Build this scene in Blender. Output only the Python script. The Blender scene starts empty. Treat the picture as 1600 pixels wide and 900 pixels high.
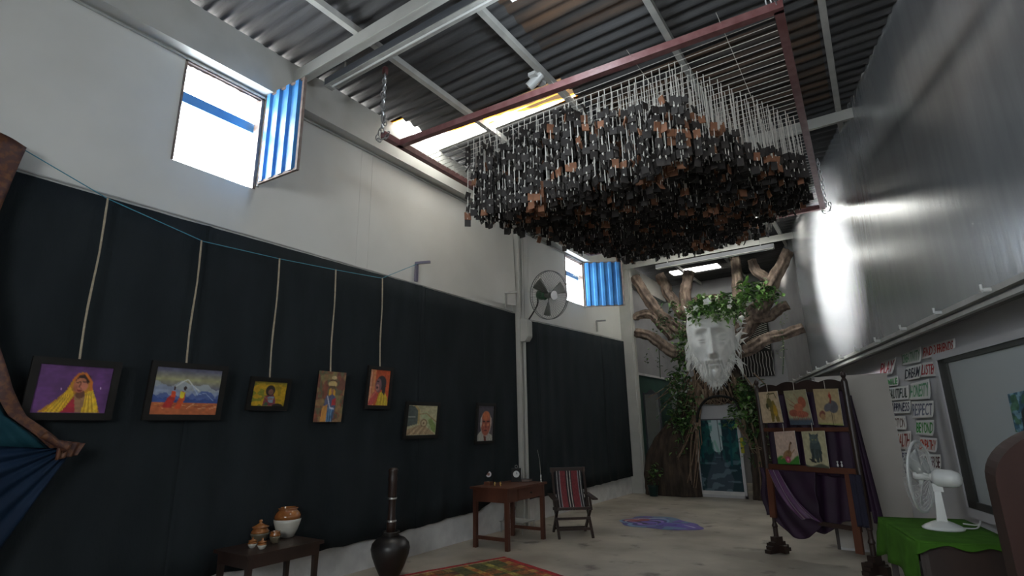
import bpy, bmesh, math, random
import numpy as np
from mathutils import Vector, Matrix, noise as mnoise
random.seed(7)
RNG = np.random.RandomState(7)
sc = bpy.context.scene
PI = math.pi

# ------------------------------------------------------------------ camera
F_PX, EYE, AZ = 840.0, 1.65, math.radians(33.8)
def _basis():
    u = np.array([-60., 3240., -F_PX]); u /= np.linalg.norm(u)
    f = np.array([0, 0, -1.]); f = f-u*f.dot(u); f /= np.linalg.norm(f)
    r = np.cross(f, u)
    fw = np.array([-math.sin(AZ), math.cos(AZ), 0]); rw = np.array([math.cos(AZ), math.sin(AZ), 0])
    return np.outer(fw, f)+np.outer(rw, r)+np.outer([0, 0, 1.], u)
RC = _basis()
EYEP = np.array([0, 0, EYE])
cam_d = bpy.data.cameras.new('camera'); cam = bpy.data.objects.new('camera', cam_d)
sc.collection.objects.link(cam)
cam_d.sensor_width = 36; cam_d.lens = 36*F_PX/1600; cam_d.clip_start = .05; cam_d.clip_end = 200
M4 = Matrix.Identity(4)
for i in range(3):
    for j in range(3): M4[i][j] = RC[i][j]
M4.translation = Vector(EYEP)
cam.matrix_world = M4
sc.camera = cam

# ------------------------------------------------------------------ world, lamps, exposure
SKY = 11.0
w = bpy.data.worlds.new('sky'); sc.world = w; w.use_nodes = True
bg = w.node_tree.nodes['Background']; bg.inputs[0].default_value = (.90, .96, 1.0, 1); bg.inputs[1].default_value = SKY
sc.view_settings.view_transform = 'Standard'; sc.view_settings.look = 'None'
sc.view_settings.gamma = 1; sc.view_settings.use_curve_mapping = False
sc.view_settings.exposure = 0.9
sc.cycles.use_denoising = True
sc.cycles.max_bounces = 10; sc.cycles.diffuse_bounces = 6; sc.cycles.transmission_bounces = 8; sc.cycles.transparent_max_bounces = 8
sc.cycles.sample_clamp_indirect = 6
sc.cycles.caustics_reflective = False; sc.cycles.caustics_refractive = False
def area(name, loc, aim, sx, sy, power, col=(1, 1, 1), portal=False):
    l = bpy.data.lights.new(name, 'AREA'); l.shape = 'RECTANGLE'; l.size = sx; l.size_y = sy
    l.energy = power; l.color = col
    if portal: l.cycles.is_portal = True
    o = bpy.data.objects.new(name, l); sc.collection.objects.link(o)
    o.location = loc
    o.rotation_euler = (Vector(aim)-Vector(loc)).to_track_quat('-Z', 'Y').to_euler()
    return o
area('window_portal', (-5.80, 2.61, 4.92), (0, 2.61, 4.92), 1.0, 1.3, 0, portal=True)
area('window_portal', (-5.80, 10.95, 4.95), (0, 10.95, 4.95), 1.2, 1.3, 0, portal=True)
area('rear_fill_portal', (-.2, -3.2, 3.0), (-.2, 0, 3.0), 3.0, 1.1, 0, portal=True)  # portal for the unseen rear opening, added as fill light
area('skylight_portal', (-4.0, 5.46, 6.16), (-4.0, 5.46, 0), 2.8, 1.1, 0, portal=True)
area('skylight_portal', (-3.1, 12.6, 6.16), (-3.1, 12.6, 0), 3.1, .6, 0, portal=True)
area('skylight_portal', (-4.0, 16.0, 6.16), (-4.0, 16.0, 0), 1.7, 1.1, 0, portal=True)
pl = bpy.data.lights.new('tube_lamp_light', 'POINT'); pl.energy = 32; pl.color = (.82, .92, 1); pl.shadow_soft_size = .2
plo = bpy.data.objects.new('tube_lamp_light', pl); sc.collection.objects.link(plo); plo.location = (-2.0, 3.56, 5.42)
sl = bpy.data.lights.new('hazy_sun', 'SUN'); sl.energy = 100; sl.angle = .48; sl.color = (1, .98, .95)
slo = bpy.data.objects.new('hazy_sun', sl); sc.collection.objects.link(slo)
slo.rotation_euler = Vector((1, -.02, -.12)).to_track_quat('-Z', 'Y').to_euler()

# ------------------------------------------------------------------ helpers
def at(x, y, Y):                       # pixel of the photograph -> point on the plane Y=const
    d = RC @ np.array([x-800, 450-y, -F_PX]); return Vector(EYEP+d*(Y/d[1]))
def at_x(x, y, X):
    d = RC @ np.array([x-800, 450-y, -F_PX]); return Vector(EYEP+d*(X/d[0]))
def at_z(x, y, z=0):
    d = RC @ np.array([x-800, 450-y, -F_PX]); return Vector(EYEP+d*((z-EYE)/d[2]))
def at_plane(x, y, n, off):
    n = np.array(n, float); d = RC @ np.array([x-800, 450-y, -F_PX]); return Vector(EYEP+d*((off-EYEP.dot(n))/d.dot(n)))
def lin(c):
    return tuple((v/12.92 if v <= .04045 else ((v+.055)/1.055)**2.4) for v in c)
def rgb(h):
    return lin(tuple(int(h[i:i+2], 16)/255 for i in (0, 2, 4)))

MATS = {}
def mat(name, c1, c2=None, rough=.6, metal=0, scale=4, detail=4, bump=0, bscale=40, stretch=(1, 1, 1), spec=.5, coat=0, sheen=0, contrast=(.35, .65)):
    if name in MATS: return MATS[name]
    m = bpy.data.materials.new(name); m.use_nodes = True; nt = m.node_tree; N = nt.nodes; L = nt.links
    b = N['Principled BSDF']
    b.inputs['Roughness'].default_value = rough; b.inputs['Metallic'].default_value = metal
    b.inputs['Specular IOR Level'].default_value = spec; b.inputs['Coat Weight'].default_value = coat
    b.inputs['Sheen Weight'].default_value = sheen
    b.inputs['Base Color'].default_value = (*c1, 1)
    tc = N.new('ShaderNodeTexCoord'); mp = N.new('ShaderNodeMapping'); mp.inputs['Scale'].default_value = stretch
    L.new(tc.outputs['Object'], mp.inputs[0])
    if c2:
        n = N.new('ShaderNodeTexNoise'); n.inputs['Scale'].default_value = scale; n.inputs['Detail'].default_value = detail
        r = N.new('ShaderNodeValToRGB'); e = r.color_ramp.elements
        e[0].position, e[1].position = contrast; e[0].color = (*c1, 1); e[1].color = (*c2, 1)
        L.new(mp.outputs[0], n.inputs[0]); L.new(n.outputs[0], r.inputs[0]); L.new(r.outputs[0], b.inputs['Base Color'])
    if bump:
        n2 = N.new('ShaderNodeTexNoise'); n2.inputs['Scale'].default_value = bscale; n2.inputs['Detail'].default_value = 5
        bp = N.new('ShaderNodeBump'); bp.inputs['Strength'].default_value = bump; bp.inputs['Distance'].default_value = .02
        L.new(mp.outputs[0], n2.inputs[0]); L.new(n2.outputs[0], bp.inputs['Height']); L.new(bp.outputs[0], b.inputs['Normal'])
    MATS[name] = m; return m
def print_mat(name, rough=.6):
    if name in MATS: return MATS[name]
    m = mat(name, (1, 1, 1), rough=rough); nt = m.node_tree
    a = nt.nodes.new('ShaderNodeAttribute'); a.attribute_name = 'paint'
    nt.links.new(a.outputs['Color'], nt.nodes['Principled BSDF'].inputs['Base Color']); return m

WL = {}                                  # world location of every object made
class MB:
    def __init__(s): s.v = []; s.f = []; s.mi = []; s.cur = 0
    def add(s, vs, fs):
        k = len(s.v); s.v += [tuple(p) for p in vs]
        for f in fs: s.f.append(tuple(k+i for i in f)); s.mi.append(s.cur)
        return s
    def box(s, lo, hi, R=None, c=None):
        x0, y0, z0 = lo; x1, y1, z1 = hi
        vs = [Vector(p) for p in ((x0, y0, z0), (x1, y0, z0), (x1, y1, z0), (x0, y1, z0), (x0, y0, z1), (x1, y0, z1), (x1, y1, z1), (x0, y1, z1))]
        if R is not None:
            c = Vector(c or (0, 0, 0)); vs = [R @ (p-c)+c for p in vs]
        return s.add(vs, [(0, 3, 2, 1), (4, 5, 6, 7), (0, 1, 5, 4), (1, 2, 6, 5), (2, 3, 7, 6), (3, 0, 4, 7)])
    def bar(s, p0, p1, w_, h_, up=(0, 0, 1), w2=None, h2=None):
        p0 = Vector(p0); p1 = Vector(p1); d = (p1-p0).normalized(); u = Vector(up)
        if abs(d.dot(u)) > .98: u = Vector((0, 1, 0)) if abs(d.y) < .9 else Vector((1, 0, 0))
        r = d.cross(u).normalized(); u = r.cross(d)
        vs = []
        for p, a, b in ((p0, w_, h_), (p1, w2 or w_, h2 or h_)):
            for sx, sy in ((-1, -1), (1, -1), (1, 1), (-1, 1)): vs.append(p+r*sx*a/2+u*sy*b/2)
        return s.add(vs, [(3, 2, 1, 0), (4, 5, 6, 7), (0, 1, 5, 4), (1, 2, 6, 5), (2, 3, 7, 6), (3, 0, 4, 7)])
    def tube(s, pts, r, n=8, caps=True, rough=0., seed=0, ridge=0.):
        pts = [Vector(p) for p in pts]; rr = r if hasattr(r, '__len__') else [r]*len(pts)
        k = len(s.v); ref = None
        for i, p in enumerate(pts):
            d = (pts[min(i+1, len(pts)-1)]-pts[max(i-1, 0)]).normalized()
            if ref is None:
                ref = d.orthogonal().normalized()
            ref = (ref-d*ref.dot(d)).normalized(); q = d.cross(ref)
            for j in range(n):
                a = 2*PI*j/n; R_ = rr[i]
                if rough: R_ *= 1+rough*(mnoise.noise(Vector((math.cos(a)*2.2+seed, math.sin(a)*2.2, i*.35)))+.6*mnoise.noise(Vector((math.cos(a)*6+seed, math.sin(a)*6, i*.6))))
                if ridge: R_ *= 1+ridge*math.sin(a*6+i*.12+seed+2.2*mnoise.noise(Vector((math.cos(a)+seed, math.sin(a), i*.12))))
                s.v.append(tuple(p+(ref*math.cos(a)+q*math.sin(a))*R_))
        for i in range(len(pts)-1):
            for j in range(n):
                a, b = k+i*n+j, k+i*n+(j+1) % n
                s.f.append((a, b, b+n, a+n)); s.mi.append(s.cur)
        if caps:
            s.f.append(tuple(k+j for j in range(n))[::-1]); s.mi.append(s.cur)
            e = k+(len(pts)-1)*n; s.f.append(tuple(e+j for j in range(n))); s.mi.append(s.cur)
        return s
    def lathe(s, c, prof, n=20, R=None):
        c = Vector(c); k = len(s.v)
        for r, z in prof:
            for j in range(n):
                a = 2*PI*j/n; p = Vector((r*math.cos(a), r*math.sin(a), z))
                if R is not None: p = R @ p
                s.v.append(tuple(c+p))
        for i in range(len(prof)-1):
            for j in range(n):
                a, b = k+i*n+j, k+i*n+(j+1) % n
                s.f.append((a, b, b+n, a+n)); s.mi.append(s.cur)
        if prof[0][0] > 1e-4: s.f.append(tuple(k+j for j in range(n))[::-1]); s.mi.append(s.cur)
        if prof[-1][0] > 1e-4: e = k+(len(prof)-1)*n; s.f.append(tuple(e+j for j in range(n))); s.mi.append(s.cur)
        return s
    def grid(s, nu, nv, fn, thick=None):       # fn(u,v)->Vector
        k = len(s.v)
        for j in range(nv):
            for i in range(nu): s.v.append(tuple(fn(i/(nu-1), j/(nv-1))))
        for j in range(nv-1):
            for i in range(nu-1):
                a = k+j*nu+i; s.f.append((a, a+1, a+1+nu, a+nu)); s.mi.append(s.cur)
        return s
    def ngon_prism(s, poly, off):                # planar polygon extruded by vector off
        n = len(poly); a = [Vector(p) for p in poly]; o = Vector(off)
        return s.add(a+[p+o for p in a], [tuple(range(n))[::-1], tuple(range(n, 2*n))]+[(i, (i+1) % n, (i+1) % n+n, i+n) for i in range(n)])
    def leaf(s, p, d, size, up=(0, 0, 1), wid=.62):
        d = Vector(d).normalized(); u = Vector(up)
        if abs(d.dot(u)) > .95: u = Vector((1, 0, 0))
        r = d.cross(u).normalized(); nn = r.cross(d)
        p = Vector(p)
        vs = [p, p+d*size*.35+r*size*wid/2+nn*size*.1, p+d*size*.75+r*size*wid*.3+nn*size*.07, p+d*size-nn*size*.12, p+d*size*.75-r*size*wid*.3+nn*size*.07, p+d*size*.35-r*size*wid/2+nn*size*.1, p+d*size*.45]
        return s.add(vs, [(0, 1, 6), (1, 2, 6), (2, 3, 6), (3, 4, 6), (4, 5, 6), (5, 0, 6)])
    def build(s, name, m, parent=None, smooth=False, origin=None, solid=0, sub=0, label=None, stuff=False):
        if parent is not None: o0 = WL[parent]
        elif origin is not None: o0 = Vector(origin)
        else:
            a = np.array(s.v); o0 = Vector(((a[:, 0].min()+a[:, 0].max())/2, (a[:, 1].min()+a[:, 1].max())/2, a[:, 2].min()))
        me = bpy.data.meshes.new(name)
        me.from_pydata([(x-o0.x, y-o0.y, z-o0.z) for x, y, z in s.v], [], s.f)
        for mm in (m if isinstance(m, (list, tuple)) else [m]): me.materials.append(mm)
        me.polygons.foreach_set('material_index', s.mi)
        if smooth: me.polygons.foreach_set('use_smooth', [True]*len(s.f))
        me.update()
        o = bpy.data.objects.new(name, me); sc.collection.objects.link(o)
        if parent is not None: o.parent = parent
        else: o.location = o0
        WL[o] = o0.copy()
        if solid:
            md = o.modifiers.new('thickness', 'SOLIDIFY'); md.thickness = solid; md.offset = 0
        if sub:
            md = o.modifiers.new('smooth', 'SUBSURF'); md.levels = sub; md.render_levels = sub
        if label: o['label'] = label
        if stuff: o['kind'] = 'stuff'
        return o
def tag(o, label, cat, group=None):
    o['label'] = label; o['category'] = cat
    if group: o['group'] = group
    return o
def thing(name, loc, label, cat, group=None):
    o = bpy.data.objects.new(name, None); sc.collection.objects.link(o); o.location = loc; o.empty_display_size = .1
    WL[o] = Vector(loc); return tag(o, label, cat, group)
def struct(o, label=None):
    o['kind'] = 'structure'
    if label: o['label'] = label
    return o
def sroot(name, loc=(0, 0, 0), label=None):
    o = bpy.data.objects.new(name, None); sc.collection.objects.link(o); o.location = loc; WL[o] = Vector(loc)
    return struct(o, label)
def copy_part(src, parent, loc, name=None, rot=None):     # share the mesh of a piece (loc in world)
    c = src.copy(); sc.collection.objects.link(c); c.parent = parent
    c.location = Vector(loc)-WL[parent]
    if rot is not None: c.rotation_euler = rot
    WL[c] = Vector(loc); return c
def spline(pts, per=5):
    P = [Vector(p) for p in pts]; out = []
    for i in range(len(P)-1):
        a, b, c, d = P[max(i-1, 0)], P[i], P[i+1], P[min(i+2, len(P)-1)]
        for k in range(per):
            t = k/per
            out.append(.5*((2*b)+(c-a)*t+(2*a-5*b+4*c-d)*t*t+(3*b-a-3*c+d)*t**3))
    out.append(P[-1]); return out
def lerp(a, b, t): return a+(b-a)*t
def interp(x, xs, ys): return float(np.interp(x, xs, ys))

class Painter:                             # paints flat artwork as colours on a fine mesh
    def __init__(s, w_, h_, bg):
        s.w, s.h = w_, h_
        s.U, s.V = np.meshgrid(np.linspace(0, 1, w_), np.linspace(0, 1, h_))   # V down
        s.asp = w_/h_
        s.c = np.ones((h_, w_, 3))*np.array([int(bg[i:i+2], 16)/255 for i in (0, 2, 4)])
        s.rs = np.random.RandomState(w_*7+h_)
    def _mix(s, m, col):
        if isinstance(col, str): col = np.array([int(col[i:i+2], 16)/255 for i in (0, 2, 4)])
        s.c = s.c*(1-m[..., None])+col*m[..., None]
    def noise(s, fx, fy, seed=0):
        r = np.random.RandomState(seed); g = r.rand(int(fy)+2, int(fx)+2)
        x = s.U*fx; y = s.V*fy; i = x.astype(int); j = y.astype(int); a = x-i; b = y-j
        a = a*a*(3-2*a); b = b*b*(3-2*b)
        return (g[j, i]*(1-a)+g[j, i+1]*a)*(1-b)+(g[j+1, i]*(1-a)+g[j+1, i+1]*a)*b
    def ell(s, cx, cy, rx, ry, col, rot=0, soft=.12, op=1):
        dx = (s.U-cx); dy = (s.V-cy); c, n = math.cos(rot), math.sin(rot)
        d = np.sqrt(((dx*c+dy*n)/rx)**2+((-dx*n+dy*c)/ry)**2)
        s._mix(np.clip((1-d)/soft+.5, 0, 1)*op, col); return s
    def poly(s, pts, col, op=1):
        inside = np.zeros_like(s.U, bool); n = len(pts)
        for i in range(n):
            x0, y0 = pts[i]; x1, y1 = pts[(i+1) % n]
            if y0 == y1: continue
            cond = ((y0 > s.V) != (y1 > s.V)) & (s.U < (x1-x0)*(s.V-y0)/(y1-y0)+x0)
            inside ^= cond
        s._mix(inside*float(op), col); return s
    def line(s, pts, wd, col, op=1):
        m = np.zeros_like(s.U)
        for (x0, y0), (x1, y1) in zip(pts[:-1], pts[1:]):
            dx, dy = x1-x0, y1-y0; t = np.clip(((s.U-x0)*dx+(s.V-y0)*dy)/(dx*dx+dy*dy+1e-9), 0, 1)
            d = np.hypot((s.U-x0-t*dx), (s.V-y0-t*dy)); m = np.maximum(m, np.clip((wd-d)/(wd*.6)+.3, 0, 1))
        s._mix(m*op, col); return s
    def grain(s, amt=.12, fx=14, fy=14, seed=3):
        s.c = np.clip(s.c*(1+amt*2*(s.noise(fx, fy, seed)-.5))[..., None], 0, 1); return s
    def mesh(s, name, fn, parent=None, m=None, label=None, dim=1.15):    # fn(u,v)->Vector, v down
        mb = MB(); mb.grid(s.w, s.h, fn)
        o = mb.build(name, m or print_mat('painted_print'), parent, label=label)
        a = o.data.color_attributes.new('paint', 'FLOAT_COLOR', 'POINT')
        c = s.c.reshape(-1, 3)*1.0; c = np.where(c <= .04045, c/12.92, ((c+.055)/1.055)**2.4)*dim
        a.data.foreach_set('color', np.hstack([c, np.ones((len(c), 1))]).ravel()); return o
def bilinear(q, eps=None):                 # quad TL,TR,BR,BL -> fn(u,v)
    a, b, c, d = [Vector(p) for p in q]
    e = Vector(eps) if eps else Vector((0, 0, 0))
    return lambda u, v: (a*(1-u)+b*u)*(1-v)+(d*(1-u)+c*u)*v+e
_TXT = {}
def text_mesh(s):
    if s in _TXT: return _TXT[s]
    cu = bpy.data.curves.new('lettering', 'FONT'); cu.body = s; cu.resolution_u = 3; cu.offset = .012
    o = bpy.data.objects.new('lettering', cu); sc.collection.objects.link(o)
    dg = bpy.context.evaluated_depsgraph_get(); me = bpy.data.meshes.new_from_object(o.evaluated_get(dg))
    v = np.array([tuple(p.co) for p in me.vertices]); f = [tuple(p.vertices) for p in me.polygons]
    bpy.data.objects.remove(o); bpy.data.curves.remove(cu); bpy.data.meshes.remove(me)
    lo = v.min(0); hi = v.max(0); v = (v-lo)/np.maximum(hi-lo, 1e-6)
    _TXT[s] = (v[:, :2], f); return _TXT[s]
def text_on(s, fn, lo=(.06, .12), hi=(.94, .88)):
    v, f = text_mesh(s); mb = MB()
    mb.add([fn(lerp(lo[0], hi[0], x), 1-lerp(lo[1], hi[1], y)) for x, y in v], f); return mb
# ------------------------------------------------------------------ materials
XL = -5.56
NR = Vector((.9646, .2639, 0)).normalized(); DR = Vector((-NR.y, NR.x, 0))
def RW(t, z, off=2.47): return NR*off+DR*t+Vector((0, 0, z))
m_wall = mat('white_sheet_wall', (.60, .595, .56), (.65, .645, .61), rough=.55, scale=1.2, bump=.05, bscale=6, spec=.3)
m_plaster = mat('rough_plaster', (.55, .55, .55), (.66, .66, .65), rough=.8, scale=5, bump=.35, bscale=18)
m_gloss = mat('gloss_wall_paint', (.29, .305, .32), (.33, .345, .36), rough=.24, metal=.42, scale=1.5, bump=.12, bscale=3, stretch=(5, 5, .5), spec=.9, coat=.35)
MATS['gloss_wall_paint'].node_tree.nodes['Principled BSDF'].inputs['Coat Roughness'].default_value = .26
m_lower = mat('lower_wall_paint', (.46, .46, .48), (.50, .50, .52), rough=.6, scale=2)
m_beam = mat('cream_beam', (.42, .42, .39), (.47, .47, .44), rough=.5, scale=3)
m_steel = mat('grey_steel_paint', (.40, .40, .38), (.30, .30, .28), rough=.45, scale=6)
m_dark = mat('dark_batten', (.07, .075, .085), rough=.35)
m_roof = mat('aged_cement_sheet', (.036, .036, .038), (.10, .10, .102), rough=.85, scale=1.6, detail=8, stretch=(.35, 6, 1), bump=.2, bscale=20, contrast=(.3, .75))
m_rust = mat('stained_cement_sheet', (.04, .037, .035), (.15, .08, .04), rough=.85, scale=1.3, detail=8, stretch=(.5, 5, 1), contrast=(.42, .8))
m_oxide = mat('red_oxide_steel', (.15, .055, .055), (.21, .10, .10), rough=.45, scale=9, bump=.1)
m_chain = mat('galvanised_chain', (.45, .45, .46), rough=.35, metal=.9)
m_string = mat('white_cord', (.60, .58, .53), rough=.9)
m_tileb = mat('black_clay_tile', (.017, .0145, .0135), (.034, .028, .025), rough=.75, scale=8)
m_tiler = mat('terracotta_tile', (.20, .085, .045), (.28, .13, .07), rough=.8, scale=8)
m_black = mat('black_curtain_cloth', (.0125, .0165, .019), (.018, .023, .026), rough=.9, scale=3, bump=.2, bscale=60, stretch=(1, 1, .3), spec=.15)
m_frame = mat('black_picture_frame', (.009, .008, .007), rough=.6, spec=.25)
m_rope = mat('jute_rope', (.33, .27, .19), (.42, .36, .26), rough=.9, scale=30)
m_blue = mat('blue_shutter_paint', (.045, .19, .48), (.07, .27, .58), rough=.35, scale=4, spec=.6)
m_brownfr = mat('weathered_brown_frame', (.13, .09, .075), (.20, .16, .14), rough=.7, scale=12)
m_wood = mat('dark_red_wood', (.06, .019, .010), (.11, .038, .02), rough=.45, scale=3, detail=6, stretch=(1, 1, .2), bump=.08)
m_dwood = mat('very_dark_wood', (.018, .010, .008), (.035, .018, .013), rough=.4, scale=4, stretch=(1, 1, .3))
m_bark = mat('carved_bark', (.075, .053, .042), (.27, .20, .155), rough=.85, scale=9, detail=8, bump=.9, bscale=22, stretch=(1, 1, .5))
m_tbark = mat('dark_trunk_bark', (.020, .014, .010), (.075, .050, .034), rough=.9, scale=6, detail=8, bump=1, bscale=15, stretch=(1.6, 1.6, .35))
m_plast = mat('white_plaster_face', (.64, .64, .61), (.74, .74, .71), rough=.6, scale=5, bump=.15, bscale=30)
m_leafg = mat('green_leaf', (.07, .17, .03), (.17, .33, .08), rough=.45, scale=7)
m_leafd = mat('dark_green_leaf', (.018, .05, .014), (.045, .10, .03), rough=.5, scale=7)
m_leafw = mat('pale_leaf', (.30, .36, .22), rough=.5)
m_root = mat('dry_root', (.17, .11, .075), (.26, .19, .13), rough=.9, scale=12)
m_white = mat('white_plastic', (.62, .63, .62), rough=.3)
m_paper = mat('white_paper', (.68, .68, .66), rough=.7)
m_green = mat('green_table_cloth', (.04, .115, .012), (.055, .15, .016), rough=1, scale=8, spec=.1)
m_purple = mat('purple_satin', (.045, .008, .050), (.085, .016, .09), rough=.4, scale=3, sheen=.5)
m_glaze = mat('brown_glaze', (.22, .075, .02), (.30, .12, .035), rough=.12, scale=6, coat=.6)
m_cream = mat('cream_stoneware', (.55, .53, .46), rough=.2, coat=.5)
m_pot = mat('black_clay_pot', (.012, .010, .010), (.02, .017, .016), rough=.38, scale=5)
m_silver = mat('silver_band', (.7, .7, .68), rough=.25, metal=.9)
m_brass = mat('brass', (.55, .35, .14), rough=.25, metal=1)
m_glassd = mat('dark_window_frame', (.025, .028, .025), rough=.4)
m_cable = mat('blue_twine', (.06, .25, .33), rough=.7)
def attr_floor():
    m = mat('worn_concrete_floor', (.27, .235, .19), (.50, .455, .38), rough=.5, scale=.9, detail=9, bump=.12, bscale=25, contrast=(.36, .66))
    nt = m.node_tree; N = nt.nodes; L = nt.links; b = N['Principled BSDF']
    base = b.inputs['Base Color'].links[0].from_socket
    n = N.new('ShaderNodeTexNoise'); n.inputs['Scale'].default_value = 2.7; n.inputs['Detail'].default_value = 7
    r = N.new('ShaderNodeValToRGB'); r.color_ramp.elements[0].position = .60; r.color_ramp.elements[1].position = .72
    r.color_ramp.elements[0].color = (0, 0, 0, 1); r.color_ramp.elements[1].color = (.8, .8, .8, 1)
    mx = N.new('ShaderNodeMixRGB'); mx.inputs[2].default_value = (.075, .062, .05, 1)
    tc = N['Texture Coordinate']; L.new(tc.outputs['Object'], n.inputs[0]); L.new(n.outputs[0], r.inputs[0]); L.new(r.outputs[0], mx.inputs[0]); L.new(base, mx.inputs[1])
    L.new(mx.outputs[0], b.inputs['Base Color']); return m
m_floor = attr_floor()
def sky_sheet(name, gx, gy, bias, rib=.07):       # translucent sheet; the dirt film grows with gx*x+gy*y
    m = bpy.data.materials.new(name); m.use_nodes = True; nt = m.node_tree; N = nt.nodes; L = nt.links; N.remove(N['Principled BSDF'])
    t = N.new('ShaderNodeBsdfTranslucent'); tr_ = N.new('ShaderNodeBsdfTransparent'); mx = N.new('ShaderNodeMixShader'); mx.inputs[0].default_value = .35
    no = N.new('ShaderNodeTexNoise'); no.inputs['Scale'].default_value = 2.4; no.inputs['Detail'].default_value = 5
    mp = N.new('ShaderNodeMapping'); mp.inputs['Scale'].default_value = (.8, 5, 1); tc = N.new('ShaderNodeTexCoord')
    r = N.new('ShaderNodeValToRGB'); e = r.color_ramp.elements
    e[0].position = .52; e[0].color = (.66, .63, .57, 1); e[1].position = .60; e[1].color = (.30, .11, .01, 1)
    e2 = r.color_ramp.elements.new(.70); e2.color = (.02, .012, .006, 1)
    L.new(tc.outputs['Object'], mp.inputs[0]); L.new(mp.outputs[0], no.inputs[0])
    sx = N.new('ShaderNodeSeparateXYZ'); L.new(tc.outputs['Object'], sx.inputs[0])
    def ma(a, k, c):
        n = N.new('ShaderNodeMath'); n.operation = 'MULTIPLY_ADD'; L.new(a, n.inputs[0]); n.inputs[1].default_value = k
        if isinstance(c, float): n.inputs[2].default_value = c
        else: L.new(c, n.inputs[2])
        return n.outputs[0]
    v = ma(sx.outputs[0], gx, float(bias)); v = ma(sx.outputs[1], gy, v); v = ma(no.outputs[0], .5, v)
    sn = N.new('ShaderNodeMath'); sn.operation = 'SINE'; L.new(ma(sx.outputs[1], 35.5, 1.2), sn.inputs[0]); v = ma(sn.outputs[0], rib, v)
    L.new(v, r.inputs[0]); L.new(r.outputs[0], t.inputs[0]); L.new(r.outputs[0], tr_.inputs[0]); L.new(t.outputs[0], mx.inputs[1]); L.new(tr_.outputs[0], mx.inputs[2])
    L.new(mx.outputs[0], N['Material Output'].inputs[0]); return m
m_sky1 = sky_sheet('dirty_translucent_sheet', .22, -1.2, .34+.22*5.5, .10)
m_sky = sky_sheet('translucent_roof_sheet', 0, 0, .20)

# ------------------------------------------------------------------ the setting
YB = 17.2
struct(MB().box((-6.2, -5, -.12), (5, 18, 0)).build('floor', m_floor, origin=(0, 0, 0)), 'worn grey-brown concrete floor')

# left wall with two window openings
def wall_cells(fn_box, s0, s1, z0, z1, holes):
    ss = sorted({s0, s1, *[h[0] for h in holes], *[h[1] for h in holes]}); zs = sorted({z0, z1, *[h[2] for h in holes], *[h[3] for h in holes]})
    for a, b in zip(ss[:-1], ss[1:]):
        for c, d in zip(zs[:-1], zs[1:]):
            if any(h[0] <= a and b <= h[1] and h[2] <= c and d <= h[3] for h in holes): continue
            fn_box(a, b, c, d)
W1 = (2.17, 3.06, 4.33, 5.50); W2 = (10.50, 11.40, 4.42, 5.50)
wl = sroot('wall_left', (XL, 0, 0), 'tall white left wall')
mb = MB(); wall_cells(lambda a, b, c, d: mb.box((XL-.18, a, c), (XL, b, d)), -3, YB, .62, 6.0, [W1, W2])
mb.build('upper_wall', m_wall, wl)
MB().box((XL-.18, -3, 0), (XL, YB, .62)).build('plaster_band', m_plaster, wl)
mb = MB(); mb.box((XL, 13.95, 0), (XL+.03, YB, 3.0)); MB().box((XL, 13.76, 3.06), (XL+.012, YB, 5.5)).build('bay_panel', mat('grey_bay_wall', (.27, .27, .28), (.31, .31, .32), rough=.7, scale=2), wl)
mb.build('green_panel', mat('dark_green_wall', (.02, .07, .055), (.03, .095, .07), rough=.6, scale=2), wl)
MB().box((XL, 13.9, 3.0), (XL+.07, YB, 3.06)).build('ledge', m_plaster, wl)
def bulge(u, v):
    y = lerp(7.0, 8.28, u); z = lerp(5.5, 3.86, v)
    k = max(0, (u-.45)/.55); return Vector((XL+.012+.13*k*k*(.3+.7*v), y-.05*k*v, z))
MB().grid(16, 12, bulge).build('cladding_sheet', m_wall, wl, smooth=True)
for y in (4.55, 4.75, 8.9):
    MB().box((XL, y, 3.8), (XL+.003, y+.006, 5.5)).build('sheet_seam', m_wall, wl)
struct(MB().box((XL, -3, 5.53), (XL+.17, YB, 6.06)).build('trim_1', m_beam), 'cream concrete beam along the top of the left wall')
struct(MB().tube([(XL+.02, -2, 5.50), (XL+.02, 8.3, 5.50)], .014, 6).tube([(XL+.02, 8.6, 5.50), (XL+.02, 13.5, 5.50)], .014, 6).build('trim_2', m_steel), 'thin pipe under the beam on the left wall')
# columns of the frame
struct(MB().box((XL, 8.30, 0), (XL+.16, 8.36, 5.86)).box((XL, 8.44, 0), (XL+.16, 8.50, 5.86)).box((XL, 8.36, 0), (XL+.10, 8.44, 5.86)).build('trim_3', m_beam), 'cream steel column between the two black curtains')
struct(MB().box((XL, 13.55, 0), (XL+.30, 13.75, 5.86)).box((XL+.30, 13.58, 0), (XL+.34, 13.72, 5.86)).build('trim_4', m_beam), 'cream end post where the hall meets the back bay')

# right wall: glossy upper slab over a recessed lower wall
def rw_box(mb, t0, t1, z0, z1, o0, o1):
    vs = [RW(t, z, o) for z in (z0, z1) for (t, o) in ((t0, o0), (t0, o1), (t1, o1), (t1, o0))]
    return mb.add(vs, [(3, 2, 1, 0), (4, 5, 6, 7), (0, 1, 5, 4), (1, 2, 6, 5), (2, 3, 7, 6), (3, 0, 4, 7)])
TE = (13.75-2.47*NR.y)/NR.x; TB = (YB-2.47*NR.y)/NR.x
wr = sroot('wall_right', tuple(RW(5, 0)), 'tall glossy grey-white right wall over a recessed lower wall')
rw_box(MB(), -4, TE, 2.70, 6.12, 2.47, 3.0).build('upper_wall', m_gloss, wr)
rw_box(MB(), TE, TB, 2.70, 6.12, 2.50, 3.0).build('bay_wall', MATS.get('grey_bay_wall') or mat('grey_bay_wall', (.27, .27, .28), (.31, .31, .32), rough=.7, scale=2), wr)
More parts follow.
